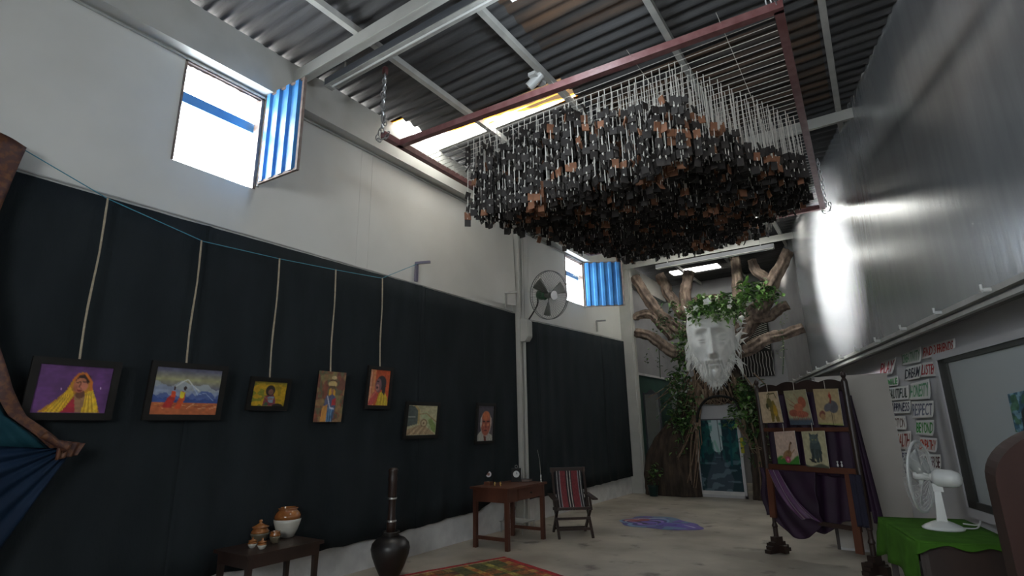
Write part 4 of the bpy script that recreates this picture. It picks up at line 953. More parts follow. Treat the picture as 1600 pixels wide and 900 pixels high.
def d_cat(P):
    P.ell(.52, .48, .24, .30, '3a4646').ell(.50, .22, .19, .13, '4a5654').poly([(.33, .16), (.33, .04), (.44, .13)], '3a4444').poly([(.58, .12), (.72, .05), (.68, .20)], '3a4444').poly([(.32, .5), (.42, .5), (.42, .86), (.3, .86)], '2a3232').poly([(.50, .5), (.62, .5), (.62, .86), (.5, .86)], '323c3c').poly([(.66, .5), (.78, .55), (.74, .84), (.66, .84)], '2a3434')
    P.line([(.28, .82), (.46, .86)], .03, '1c2222').line([(.2, .78), (.34, .80)], .02, '1c2222').ell(.44, .24, .03, .02, '8a8a50').ell(.58, .24, .03, .02, '8a8a50'); P._mix(np.clip((P.V-.92-.04*np.sin(P.U*7))/.03, 0, 1)*.8, '2e3830')
N_S = snn
SH = [(((1185, 613), (1214, 611), (1224, 660), (1192, 661)), d_goat, 'a8957c', 'drawing of a horned goat at the top left of the screen'),
      (((1224, 611), (1258, 608), (1271, 664), (1235, 664)), d_lob, '8a8468', 'drawing of a red lobster at the top middle of the screen'),
      (((1270, 608), (1309, 607), (1318, 665), (1279, 663)), d_bird, '9c8a68', 'drawing of a grey red-headed bird at the top right of the screen'),
      (((1209, 675), (1241, 673), (1250, 726), (1216, 725)), d_deer, 'b09a8c', 'drawing of a small deer on green grass, lower left of the screen'),
      (((1252, 674), (1288, 673), (1296, 732), (1260, 729)), d_cat, 'a09a7c', 'drawing of a seated grey cat, lower right of the screen')]
for i, (qp, fn, bgc, label) in enumerate(SH):
    off = SL.dot(N_S)+.045+.0
    qd = [at_plane(x, y, tuple(N_S), off) for x, y in qp]
    c = sum(qd, Vector())/4
    t = thing('animal_drawing', tuple(c), label, 'drawing', 'animal drawings pinned on the screen')
    MB().ngon_prism([p+N_S*-.006 for p in qd], N_S*.005).build('mount_board', m_paper, t)
    P = Painter(40, 56, bgc); fn(P); P.grain(.08, 16, 16, 2); P.mesh('sheet', bilinear(qd), t)
    tcp = (qd[0]+qd[1])/2; MB().tube([tcp, Vector((tcp.x, tcp.y, tcp.z+.10))], .003, 5).build('clip_string', m_string, t)
ea = thing('earring_pair', tuple(SP(1.08, 1.13, .03)), 'two tiny pale earrings hanging low on the screen', 'earring')
for s in (1.06, 1.11): MB().lathe(SP(s, 1.12, .03), [(0, 0), (.012, .01), (.010, .03), (.003, .045), (.010, .055), (.010, .066), (0, .07)], 10).build('earring', m_white, ea, smooth=True)

# ------------------------------------------------------------------ green table, fan
gt = thing('small_table', (.22, 5.9, 0), 'dark wooden table under the green cloth by the right wall', 'table')
G = [Vector((.05, 5.22, 0)), Vector((-.20, 6.38, 0)), Vector((.44, 6.55, 0)), Vector((.68, 5.30, 0))]   # near-left, far-left, far-right, near-right
GZ = .775; gc = sum(G, Vector())/4
def GP(u, v, z, inset=0):
    p = (G[0]*(1-u)+G[3]*u)*(1-v)+(G[1]*(1-u)+G[2]*u)*v; p = gc+(p-gc)*(1-inset); return Vector((p.x, p.y, z))
tt = [GP(0, 0, GZ-.03, .03), GP(1, 0, GZ-.03, .03), GP(1, 1, GZ-.03, .03), GP(0, 1, GZ-.03, .03)]
MB().ngon_prism(tt, (0, 0, .025)).build('table_top', m_dwood, gt)
for u in (0, 1):
    for v in (0, 1): p = GP(u, v, 0, .14); MB().bar(p+Vector((0, 0, GZ-.03)), p, .05, .05).build('leg', m_dwood, gt)
mb = MB()
for k in range(4):
    a = [GP(0, 0, 0, .12), GP(1, 0, 0, .12), GP(1, 1, 0, .12), GP(0, 1, 0, .12)]; mb.bar(a[k]+Vector((0, 0, GZ-.09)), a[(k+1) % 4]+Vector((0, 0, GZ-.09)), .02, .10)
mb.build('apron', m_dwood, gt)
MB().ngon_prism([GP(0, 0, GZ-.035, .10), GP(1, 0, GZ-.035, .10), GP(1, 0, .12, .10), GP(0, 0, .12, .10)], (0, .012, 0)).build('front_panel', m_dwood, gt)
for z in (.28, .45, .60): MB().ngon_prism([GP(0, 0, z, .18), GP(1, 0, z, .18), GP(1, 1, z, .18), GP(0, 1, z, .18)], (0, 0, .015)).build('shelf_board', m_dwood, gt)
gcl = MB(); ring = []
def edge_pt(t):                                    # perimeter param 0..4
    k = int(t) % 4; f = t-int(t); uv = [((0, 0), (1, 0)), ((1, 0), (1, 1)), ((1, 1), (0, 1)), ((0, 1), (0, 0))][k]
    return lerp(uv[0][0], uv[1][0], f), lerp(uv[0][1], uv[1][1], f)
gcl.grid(14, 14, lambda u, v: GP(u, v, GZ+.004+.0015*math.sin(u*9+v*7)))
NT = 96
def skirt(a, b):
    u, v = edge_pt(a*4 % 4); p = GP(u, v, GZ+.004); o = (p-gc); o.z = 0; o.normalize()
    side = int(a*4) % 4; base = [.02, .04, .10, .30][side]; f = (a*4) % 1; cn = max(0, 1-min(f, 1-f)/.12)
    drop = base+.05*cn+.012*math.sin(a*70)
    fl_ = .006+.035*b*(1+.6*math.sin(a*62))*(1+1.2*cn)
    return p+o*fl_+Vector((0, 0, -drop*b))
gcl.grid(NT+1, 8, skirt)
tc_ = gcl.build('green_cloth', m_green, None, smooth=True, solid=.004); tag(tc_, 'bright green cloth covering the small table under the white fan', 'tablecloth')
tf = thing('table_fan', (.25, 5.9, GZ+.008), 'white table fan standing on the green cloth', 'fan')
fb = Vector((.25, 5.88, GZ+.010))
MB().lathe(fb, [(0, 0), (.14, 0), (.145, .012), (.12, .03), (.08, .05), (.045, .065), (.035, .07), (0, .071)], 32).build('base', m_white, tf, smooth=True)
MB().bar(fb+Vector((0, 0, .06)), fb+Vector((.01, 0, .32)), .085, .07, w2=.04, h2=.04, up=(1, 0, 0)).build('neck', m_white, tf)
hx = Vector((-.92, .32, .05)).normalized(); hc = fb+Vector((0, 0, .40))
MB().tube([hc-hx*.19, hc-hx*.17, hc-hx*.13, hc-hx*.03, hc+hx*.0], [.03, .055, .07, .07, .05], 20).build('motor_housing', m_white, tf, smooth=True)
MB().box((hc.x-.02, hc.y-.03, hc.z-.11), (hc.x+.05, hc.y+.03, hc.z-.05)).build('swivel', m_white, tf)
fcc = hc+hx*.085; r1 = hx.cross(Vector((0, 0, 1))).normalized(); r2 = r1.cross(hx)
m_cagew = mat('pale_fan_wire', (.50, .51, .50), rough=.4)
def rp(rad, h, n=32): return [fcc+hx*h+(r1*math.cos(a)+r2*math.sin(a))*rad for a in [2*PI*k/n for k in range(n+1)]]
FR2 = .285; cg = MB(); cg.tube(rp(FR2, 0), .011, 6, caps=False)
for k in range(30):
    a = 2*PI*k/30; d = r1*math.cos(a)+r2*math.sin(a)
    cg.tube([fcc+d*.03+hx*.08, fcc+d*FR2*.6+hx*.075, fcc+d*FR2*.93+hx*.04, fcc+d*FR2], .0018, 3, caps=False)
    cg.tube([fcc+d*.05-hx*.07, fcc+d*FR2*.7-hx*.06, fcc+d*FR2], .0018, 3, caps=False)
cg.build('cage', m_cagew, tf)
MB().tube([fcc+hx*.08, fcc+hx*.09], .045, 18).build('badge', m_white, tf)
for k in range(3):
    a0 = 2*PI*k/3+.2
    def bl2(u, v):
        r = lerp(.03, FR2*.86, v); a = a0+lerp(-.42, .42, u)*(1 if v > .2 else .5); return fcc+(r1*math.cos(a)+r2*math.sin(a))*r+hx*(.04*(u-.5))
    MB().grid(6, 7, bl2).build('blade', m_cagew, tf, smooth=True, solid=.004)
MB().tube([fcc-hx*.09, fcc+hx*.05], .03, 14).build('hub', m_white, tf)
MB().tube(spline([fb+Vector((.12, .05, .01)), fb+Vector((.22, .08, .012)), fb+Vector((.26, .20, .05)), fb+Vector((.24, .25, .012)), fb+Vector((.15, .28, .012))], 5), .006, 6).build('power_cord', m_white, tf)

# ------------------------------------------------------------------ arched cabinet at the right edge
m_cab = mat('deep_brown_cabinet_wood', (.022, .008, .006), (.04, .015, .011), rough=.6, scale=3, detail=6, stretch=(1, 1, .2), spec=.2)
ac = thing('arched_cabinet', (.83, 3.6, 0), 'dark red wooden cabinet with an arched top and pale panes at the right edge', 'cabinet')
cw = .46; cxx = .37+cw; yy0, yy1 = 3.38, 3.72; zs_ = 1.36
def arch_poly(r, zb): return [Vector((cxx-r, yy0, zb))]+[Vector((cxx-r*math.cos(a), yy0, zs_+r*.72*math.sin(a))) for a in [PI*k/24 for k in range(25)]]+[Vector((cxx+r, yy0, zb))]
mb = MB(); outer = [Vector((cxx-cw*math.cos(a), yy0, zs_+cw*.62*math.sin(a))) for a in [PI*k/28 for k in range(29)]]; inner = [Vector((cxx-(cw-.11)*math.cos(a), yy0, zs_+(cw*.62-.10)*math.sin(a))) for a in [PI*k/28 for k in range(29)]]
for k in range(28):
    vs = [outer[k], outer[k+1], inner[k+1], inner[k]]; mb.ngon_prism(vs, (0, .34, 0))
mb.build('arched_top', m_cab, ac)
MB().ngon_prism([p+Vector((0, .05, 0)) for p in inner], (0, .02, 0)).build('arch_panel', m_cab, ac)
for s in (-1, 1):
    x = cxx+s*(cw-.04); MB().box((x-.04, yy0, 0), (x+.04, yy1, zs_)).build('stile', m_cab, ac)
for z in (1.28, .72, .06): MB().box((cxx-cw+.08, yy0+.004, z), (cxx+cw-.08, yy0+.05, z+.08)).build('rail', m_cab, ac)
m_pane = mat('pale_cabinet_pane', (.10, .10, .095), rough=.3)
for s in (-1, 1):
    d = MB().box((cxx+min(0, s*(cw-.08))+.003, yy0+.012, .14), (cxx+max(0, s*(cw-.08))-.003, yy0+.03, .72)).box((cxx+min(0, s*(cw-.08))+.003, yy0+.012, .80), (cxx+max(0, s*(cw-.08))-.003, yy0+.03, 1.28)).build('door', m_pane, ac)
    for z in (.44, 1.03): MB().box((cxx+min(0, s*(cw-.08))+.003, yy0+.006, z), (cxx+max(0, s*(cw-.08))-.003, yy0+.032, z+.02)).build('glazing_bar', m_cab, d)
MB().box((cxx-cw+.04, yy1-.02, .02), (cxx+cw-.04, yy1, zs_)).build('back_board', m_cab, ac)

# small picture stuck on the frosted window
off = 2.80
qd = [at_plane(x, y, tuple(NR), off) for x, y in ((1574, 616), (1620, 606), (1632, 674), (1587, 675))]
sp_ = thing('small_picture', tuple(sum(qd, Vector())/4), 'small blue-green painting stuck on the frosted window at the right edge', 'picture')
MB().ngon_prism([p+NR*.004 for p in qd], NR*.008).build('board', m_paper, sp_)
P = Painter(40, 40, '2c5468'); P._mix((P.noise(7, 7, 5) > .5)*.7, '7a9aa8'); P._mix((P.noise(8, 8, 9) > .6)*.7, '2f5a34'); P.poly([(.3, 1), (.35, .5), (.5, .35), (.7, .5), (.8, 1)], '161c22').grain(.2, 15, 15, 4); P.mesh('print', bilinear(qd), sp_)

# ------------------------------------------------------------------ word papers on the recessed wall
WORDS = [('PLAY', 'a03038', ((1377, 565), (1402, 557), (1399, 584), (1379, 589)), 'red word PLAY, leftmost of the top row'),
 ('CREATIVITY', '6f9a78', ((1409, 553), (1440, 541), (1443, 565), (1413, 571)), 'green word CREATIVITY'),
 ('FIND 3 FRIENDS', 'a8302a', ((1443, 541), (1494, 528), (1498, 548), (1446, 561)), 'long red line FIND 3 FRIENDS above the window corner'),
 ('DREAM', '1e2030', ((1415, 575), (1441, 568), (1442, 591), (1418, 595)), 'black word DREAM'),
 ('LISTEN', 'a8242a', ((1442, 567), (1467, 564), (1470, 587), (1444, 589)), 'red word LISTEN'),
 ('SMILE', '4d9a58', ((1384, 592), (1404, 588), (1407, 602), (1388, 604)), 'green word SMILE under the word PLAY'),
 ('BEAUTIFUL', '2c3a30', ((1385, 606), (1421, 602), (1423, 624), (1388, 627)), 'dark green word BEAUTIFUL'),
 ('HONESTY', '5f9a70', ((1423, 600), (1453, 592), (1458, 623), (1424, 625)), 'pale green word HONESTY'),
 ('HAPPINESS', '2a2c48', ((1388, 628), (1424, 625), (1426, 645), (1391, 647)), 'navy word HAPPINESS'),
 ('RESPECT', '6a6e7e', ((1425, 627), (1460, 626), (1462, 652), (1429, 654)), 'grey-blue word RESPECT'),
 ('EMOTION', '6a5650', ((1392, 650), (1416, 650), (1420, 671), (1395, 672)), 'brown word EMOTION'),
 ('BEYOND', '2e8a34', ((1432, 657), (1461, 656), (1464, 681), (1437, 679)), 'bright green word BEYOND'),
 ('HEALTH', '904038', ((1396, 674), (1425, 673), (1427, 702), (1400, 702)), 'red word HEALTH on the shaded column'),
 ('EMPATHY', 'a83a24', ((1439, 683), (1466, 685), (1469, 707), (1441, 705)), 'orange-red word EMPATHY'),
 ('CLARITY', '28284e', ((1400, 704), (1424, 705), (1426, 722), (1402, 722)), 'navy word CLARITY'),
 ('SURPRISE', '4a1c22', ((1443, 709), (1471, 710), (1474, 735), (1450, 733)), 'dark red word SURPRISE'),
 ('THINK', '26264a', ((1403, 725), (1424, 725), (1426, 745), (1406, 745)), 'navy word THINK, lowest on the wall')]
for wd, col, qp, lab in WORDS:
    qd = [at_plane(x, y, tuple(NR), 2.845) for x, y in qp]
    t = thing('word_paper', tuple((qd[2]+qd[3])/2), 'white paper with the '+lab, 'paper sign', 'word papers on the right wall')
    f0 = bilinear(qd); ph = random.random()*6
    fn2 = lambda u, v, f0=f0, ph=ph: f0(u, v)-NR*(.012+.030*v**3+.008*math.sin(u*7+ph)*v)
    MB().grid(10, 7, fn2).build('paper', m_paper, t, smooth=True, solid=.0015)
    text_on(wd, lambda u, v, fn2=fn2: fn2(u, v)-NR*.003, (.05, .14), (.95, .86)).build('lettering', mat('ink_'+col, rgb(col), rough=.7), t)
# ------------------------------------------------------------------ tree sculpture with a stone face
TY = 13.75
tr = thing('tree_sculpture', (-3.3, 13.7, 0), 'giant sculpted tree with bare brown branches and a white bearded face above a doorway', 'sculpture')
def loft(mb, levels, n=56, amp=.05, seed=0, fr=1.0):
    L = []
    for i in range(len(levels)-1):
        for k in range(7):
            t = k/7; L.append([lerp(a, b, t*t*(3-2*t)*.5+t*.5) for a, b in zip(levels[i], levels[i+1])])
    L.append(list(levels[-1])); k0 = len(mb.v)
    for (z, cx, cy, rx, ry) in L:
        for j in range(n):
            a = 2*PI*j/n; c, s = math.cos(a), math.sin(a); e = .75
            x = rx*abs(c)**e*(1 if c >= 0 else -1); y = ry*abs(s)**e*(1 if s >= 0 else -1)
            tw_ = a+z*.35
            d = amp*(mnoise.noise(Vector((math.cos(tw_)*4*fr+seed, math.sin(tw_)*4*fr, z*.8)))+.5*abs(mnoise.noise(Vector((math.cos(tw_)*11*fr, math.sin(tw_)*11*fr+seed, z*1.3))))+.4*math.sin(a*14+2*mnoise.noise(Vector((z*1.5, seed, a)))))
            mb.v.append((cx+x+c*d, cy+y+s*d, z))
    m = len(L)
    for i in range(m-1):
        for j in range(n):
            a, b = k0+i*n+j, k0+i*n+(j+1) % n; mb.f.append((a, b, b+n, a+n)); mb.mi.append(mb.cur)
    mb.f.append(tuple(k0+j for j in range(n))[::-1]); mb.mi.append(0); e = k0+(m-1)*n; mb.f.append(tuple(e+j for j in range(n))); mb.mi.append(0)
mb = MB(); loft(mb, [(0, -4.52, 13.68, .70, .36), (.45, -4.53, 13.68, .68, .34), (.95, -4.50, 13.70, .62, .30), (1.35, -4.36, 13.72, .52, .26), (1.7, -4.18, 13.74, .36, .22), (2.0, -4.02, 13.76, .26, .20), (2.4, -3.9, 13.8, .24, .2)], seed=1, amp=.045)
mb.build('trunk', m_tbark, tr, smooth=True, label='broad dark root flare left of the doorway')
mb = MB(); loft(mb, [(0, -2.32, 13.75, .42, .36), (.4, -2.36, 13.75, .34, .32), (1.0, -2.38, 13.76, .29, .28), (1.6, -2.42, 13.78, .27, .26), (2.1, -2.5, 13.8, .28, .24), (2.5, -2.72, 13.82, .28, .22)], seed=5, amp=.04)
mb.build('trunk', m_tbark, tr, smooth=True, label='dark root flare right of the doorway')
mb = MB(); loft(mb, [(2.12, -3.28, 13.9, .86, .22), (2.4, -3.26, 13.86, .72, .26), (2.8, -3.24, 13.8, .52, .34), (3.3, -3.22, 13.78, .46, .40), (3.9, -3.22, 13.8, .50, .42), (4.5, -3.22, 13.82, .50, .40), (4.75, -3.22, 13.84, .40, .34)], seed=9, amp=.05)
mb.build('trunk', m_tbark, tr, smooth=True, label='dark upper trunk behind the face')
BR = [([(1064, 522), (1058, 512), (1036, 497), (1021, 478), (1006, 456), (992, 431)], [9, 8, 8, 8, 7.5, 7], 13.75),
      ([(1078, 500), (1066, 490), (1058, 478), (1043, 461), (1041, 446), (1031, 430)], [9, 8, 7.5, 7, 7, 6.5], 14.0),
      ([(1078, 500), (1073, 486), (1071, 463), (1074, 444), (1077, 423)], [9, 8, 7.5, 7.5, 7], 13.9),
      ([(1040, 530), (1036, 512), (1026, 499), (1012, 491), (994, 494), (993, 500)], [5, 6, 6, 6, 6, 5], 13.7),
      ([(1072, 562), (1053, 552), (1033, 536), (1014, 524), (994, 519)], [8, 8, 7.5, 7, 7], 13.6),
      ([(1156, 480), (1152, 455), (1153, 429), (1150, 402)], [7, 7, 6.5, 6], 14.0),
      ([(1203, 446), (1198, 438), (1182, 424), (1175, 406)], [6, 6, 6, 5.5], 13.9),
      ([(1152, 524), (1173, 499), (1195, 473), (1205, 446), (1217, 422), (1233, 394)], [14, 12, 10, 9, 8, 7.5], 13.85),
      ([(1178, 498), (1200, 494), (1217, 484), (1232, 477)], [6, 6, 6, 5.5], 13.7),
      ([(1142, 555), (1168, 546), (1187, 534), (1205, 526), (1234, 521), (1256, 512)], [7, 7.5, 7.5, 7, 6.5, 6], 13.5)]
for k, (pts, rr, Y) in enumerate(BR):
    P3 = [at(x, y, Y+(0 if i else .0)) for i, (x, y) in enumerate(pts)]
    if k in (0, 1, 2, 3, 4): P3[0] = P3[0]+Vector((.15, .05, 0))
    S = spline(P3, 7); R_ = [interp(i/(len(S)-1)*(len(rr)-1), list(range(len(rr))), rr)*.0175 for i in range(len(S))]
    S = [p+Vector((mnoise.noise(p*2.1), mnoise.noise(p*2.1+Vector((5, 0, 0))), mnoise.noise(p*2.1+Vector((0, 9, 0)))))*.05 for p in S]
    MB().tube(S, R_, 36, rough=.20, seed=k*3, ridge=.15).build('branch', m_bark, tr, smooth=True)
    for q in range(3):                                  # raised bark strands
        ph = q*2.1+k; off = [Vector((math.cos(ph+i*.10), -.5, math.sin(ph+i*.10))).normalized()*R_[i]*.93 for i in range(len(S))]
# the face
FC = at(1112, 536, 13.12); fw_ = Vector((.235, -.97, -.04)).normalized(); fx = fw_.cross(Vector((0, 0, -1))).normalized()
if fx.x < 0: fx = -fx
fz = Vector((0, 0, 1)); fz = (fz-fw_*fz.dot(fw_)).normalized()
FA, FB = .54, .90
def g(X, Z, cx, cz, sx, sz): return math.exp(-((X-cx)/sx)**2-((Z-cz)/sz)**2)
def face(u, v):
    U = (u-.5)*2*1.75; Z = 1.0-2.0*v
    wdt = interp(Z, [-1, -.85, -.62, -.3, 0, .4, .8, 1.0], [.42, .60, .80, .92, .98, 1.0, .90, .55])
    X = math.sin(U)*wdt if abs(U) < PI/2 else math.copysign(1, U)*wdt
    dep = .50*math.cos(U)*(1-.10*max(0, Z-.5)-.2*max(0, -Z-.5)) if abs(U) < PI/2 else -.50*(abs(U)-PI/2)*1.4
    f = 0; ax_ = abs(X)
    f += .085*g(ax_, Z, .36, .33, .26, .07)+.05*g(X, Z, 0, .27, .14, .08)                 # brows
    f -= .15*g(ax_, Z, .37, .13, .19, .15)                                             # sockets
    f += .10*g(ax_, Z, .38, .085, .16, .09)*1.2                                            # closed lids
    lidz = .035-.35*(ax_-.38)**2*-1
    f -= .035*math.exp(-((Z-(.025+.5*(ax_-.38)**2))/.014)**2)*math.exp(-((ax_-.38)/.13)**4)       # lid crease
    f += .018*math.exp(-((Z-(-.005+.5*(ax_-.38)**2))/.02)**2)*math.exp(-((ax_-.38)/.13)**4)
    nz = min(1, max(0, (.30-Z)/.62))
    if -.50 < Z < .34:
        nw = .062+.065*nz; prof = (.05+.20*nz**1.1)*(1 if Z > -.33 else max(0, 1-((-.33-Z)/.13)**1.3)); f += prof*math.exp(-(X/nw)**2*.9)
    f += .075*g(ax_, Z, .135, -.335, .065, .07)                                          # nostril wings
    f += .05*g(ax_, Z, .52, -.10, .20, .15)-.045*g(ax_, Z, .60, -.42, .16, .2)             # cheekbones, hollow cheeks
    f -= .022*math.exp(-((ax_-(.20+.28*max(0, -.28-Z)))/.03)**2)*(1 if -.6 < Z < -.28 else 0)
    f += .075*g(ax_, Z, .17, -.50+.10*0, .17, .055)+.045*g(X, Z, 0, -.60, .17, .04)        # moustache, upper lip
    f -= .05*math.exp(-((Z+.575+.12*X*X)/.018)**2)*math.exp(-(X/.26)**4)                   # mouth line
    f += .05*g(X, Z, 0, -.625, .17, .035)-.03*g(X, Z, 0, -.70, .2, .04)+.08*g(X, Z, 0, -.86, .30, .14)
    if Z < -.42:
        k = min(1, (-.42-Z)/.2); f += k*.035*(math.sin(X*34+5*mnoise.noise(Vector((X*3, Z*3, 0))))+mnoise.noise(Vector((X*12, Z*4, 3))))
    if ax_ > .74: f += .03*mnoise.noise(Vector((X*9, Z*3, 7)))
    if Z > .35: f += .003*math.sin(Z*38)*math.exp(-(X/.5)**2); dep -= .35*max(0, Z-.55)**1.5
    return FC+fx*(X*FA)+fz*(Z*FB)+fw_*(dep+f*1.35)
MB().grid(120, 130, face).build('face', m_plast, tr, smooth=True, label='white plaster face with closed eyes')
bd = MB()
for k in range(300):                                    # beard locks
    a = random.uniform(-1, 1); X = a*.90; z0 = lerp(-.66, -.18, abs(a)**2.2)-.30*(1-abs(a))*random.uniform(.2, 1.15)-.1*random.random(); dep = .50*math.sqrt(max(.02, 1-(X/1.0)**2))*.93
    p = FC+fx*(X*FA*.93)+fz*(z0*FB)+fw_*(dep-.02)
    Ln = random.uniform(.12, .30)*(1 if abs(a) < .6 else .8); d = (fx*(a*.32+random.gauss(0, .10))-fz*1+fw_*random.uniform(-.1, .25)).normalized()
    q = p+d*Ln*.5+fw_*.02; e = p+d*Ln+fx*random.gauss(0, .04)
    bd.tube([p, q, e], [.017, .012, .003], 5)
for k in range(34):                                     # side locks
    s = 1 if k % 2 else -1; z0 = random.uniform(-.6, .1); p = FC+fx*(s*FA*.93)+fz*(z0*FB)+fw_*.08
    e = p+fx*s*random.uniform(.02, .13)-fz*random.uniform(.2, .45); bd.tube([p, p.lerp(e, .5)+fx*s*.05, e], [.02, .014, .003], 6)
bd.build('beard', m_plast, tr, smooth=True, label='white plaster beard locks')
for s, x, ya, yb in ((1, 1152, 480, 505), (1, 1165, 486, 512), (1, 1160, 512, 545), (-1, 1068, 478, 500)):
    a = at(x, ya, 13.3); b = at(x-7*s, yb, 13.3); c = at(x-14*s, (ya+yb)/2, 13.2)
    MB().grid(6, 6, lambda u, v, a=a, b=b, c=c: (a.lerp(b, v)).lerp(c, u*.9)+Vector((0, .04*math.sin(v*6+u*4), 0))).build('ear_flap', m_plast, tr, smooth=True, solid=.02)
hr = MB()
for k in range(14):
    x = random.uniform(1146, 1166); y = random.uniform(500, 570); p = at(x-8, y, 13.35); e = at(x+random.uniform(0, 8), y+random.uniform(-14, 16), 13.35)
    hr.tube([p, p.lerp(e, .5)+Vector((0, -.04, .02)), e], [.03, .02, .004], 6)
hr.build('side_locks', m_plast, tr, smooth=True, label='white plaster spiky locks beside the right ear', stuff=True)
# hanging roots below the head
rtm = MB()
for k in range(80):
    x = random.gauss(1108, 26); y = random.uniform(578, 604); Ln = random.uniform(18, 70)
    Y = 13.42+random.uniform(-.08, .12); a = at(x, y, Y); b = at(x+random.gauss(0, 5)+(x-1108)*.25, y+Ln*.5, Y-.05); c = at(x+random.gauss(0, 8)+(x-1108)*.5, min(y+Ln, 632 if 1088 < x < 1165 else 700), Y)
    rtm.tube(spline([a, b, c], 4), [.018]*4+[.012]*4+[.006], 5)
for pts in ([(1085, 590), (1088, 630), (1082, 660), (1073, 690), (1060, 715)], [(1090, 600), (1092, 640), (1086, 680), (1080, 720), (1078, 755)], [(1080, 610), (1084, 650), (1090, 700), (1084, 760)], [(1140, 585), (1150, 610), (1165, 640), (1180, 690), (1192, 760)], [(1150, 600), (1166, 680), (1180, 710)], [(1090, 610), (1100, 615), (1092, 650), (1095, 700)], [(1148, 660), (1170, 690), (1190, 700)]):
    for q in range(3):
        P3 = [at(x+random.gauss(0, 2.5), y+random.gauss(0, 3), 13.36+random.uniform(-.04, .04)) for x, y in pts]; S = spline(P3, 5); rtm.tube(S, [lerp(.024, .010, i/(len(S)-1)) for i in range(len(S))], 5)
rtm.build('hanging_roots', m_root, tr, smooth=True, stuff=True)
# arch wire over the door
ar = [at(1089, 660, 13.22), at(1092, 640, 13.22), at(1104, 624, 13.22), at(1124, 619, 13.22), at(1146, 624, 13.22), at(1156, 640, 13.22)]
MB().tube(spline(ar, 6), .028, 8).build('door_arch', m_frame, tr, smooth=True)
# crown of leaves, flowers and ivy
def ivy(name, label, clusters, vines, cat='ivy', group=None, loc=None):
    t = thing(name, loc, label, cat, group)
    vm = MB()
    for pts, Y in vines:
        S = spline([at(x+random.gauss(0, 1), y, Y) for x, y in pts], 5); vm.tube(S, .010, 5)
    vm.build('vine', m_leafd, t, smooth=True)
    ls = {0: MB(), 1: MB(), 2: MB()}
    for (cx, cy, sx, sy, Y, n, size, pal) in clusters:
        for k in range(n):
            p = at(random.gauss(cx, sx), random.gauss(cy, sy), Y+random.uniform(-.14, .05))
            d = Vector((random.gauss(0, 1), random.gauss(-.5, .6), random.gauss(-.15, .7)))
            r = random.random(); key = 0 if r < pal[0] else 1 if r < pal[0]+pal[1] else 2
            ls[key].leaf(p, d, size*random.uniform(.7, 1.3), wid=.6)
    for k, m in ((0, m_leafg), (1, m_leafd), (2, m_leafw)):
        if ls[k].v: ls[k].build('leaves', m, t, stuff=True, label=('bright green leaves', 'dark green leaves', 'pale leaves')[k])
    return t
G_, D_, W_ = (.62, .28), (.25, .70), (.4, .2)
cr = ivy('leaf_crown', 'wreath of green leaves and white flowers on the head of the stone face', [(1090, 484, 9, 8, 12.72, 150, .13, G_), (1112, 480, 14, 8, 12.62, 190, .13, G_), (1135, 478, 11, 9, 12.70, 170, .13, G_), (1122, 497, 9, 5, 12.50, 50, .11, W_), (1086, 496, 5, 7, 12.72, 50, .11, W_), (1152, 478, 7, 9, 13.0, 90, .13, G_)], [([(1078, 492), (1095, 482), (1115, 480), (1140, 478), (1158, 484)], 12.9)], 'plant', None, tuple(at(1113, 490, 12.95)))
for x, y, r in ((1105, 472, .085), (1088, 482, .07), (1141, 470, .05), (1140, 479, .05)):
    mb = MB(); c = at(x, y, 12.48)
    for q in range(5):
        a = 2*PI*q/5; mb.leaf(c, (math.cos(a), -.35, math.sin(a)), r*1.25, up=(0, -1, .1), wid=1.0)
    mb.build('flower', m_paper, cr)
ivy('ivy_spray', 'bright green leafy spray on the branches right of the leaf crown', [(1160, 462, 7, 9, 13.55, 60, .15, G_), (1180, 465, 10, 6, 13.5, 80, .15, G_), (1193, 452, 8, 6, 13.5, 60, .15, G_), (1172, 446, 6, 4, 13.6, 20, .18, G_), (1213, 466, 7, 5, 13.5, 30, .12, G_)], [([(1155, 475), (1175, 466), (1195, 455), (1215, 466)], 13.55)], 'ivy', 'ivy on the tree sculpture', tuple(at(1180, 470, 13.5)))
ivy('trailing_ivy', 'dark ivy trailing down the left side of the stone face and trunk', [(1068, 515, 7, 16, 13.3, 90, .12, W_), (1066, 545, 6, 14, 13.3, 80, .13, G_), (1060, 590, 8, 12, 13.3, 130, .13, D_), (1058, 625, 11, 14, 13.3, 130, .13, D_), (1066, 655, 10, 12, 13.3, 120, .14, D_), (1078, 630, 8, 14, 13.3, 60, .12, (.5, .4)), (1060, 690, 9, 18, 13.28, 18, .12, (.7, .3)), (1034, 505, 7, 8, 13.5, 50, .10, D_), (1030, 565, 3, 9, 13.6, 10, .08, D_), (1012, 560, 2, 9, 13.6, 7, .08, D_), (1050, 480, 6, 8, 13.6, 30, .1, (.5, .3))], [([(1066, 500), (1064, 540), (1060, 600), (1058, 640), (1070, 700)], 13.35), ([(1070, 590), (1080, 640), (1076, 690)], 13.35), ([(1030, 545), (1031, 590)], 13.6)], 'ivy', 'ivy on the tree sculpture', tuple(at(1062, 760, 13.3)))
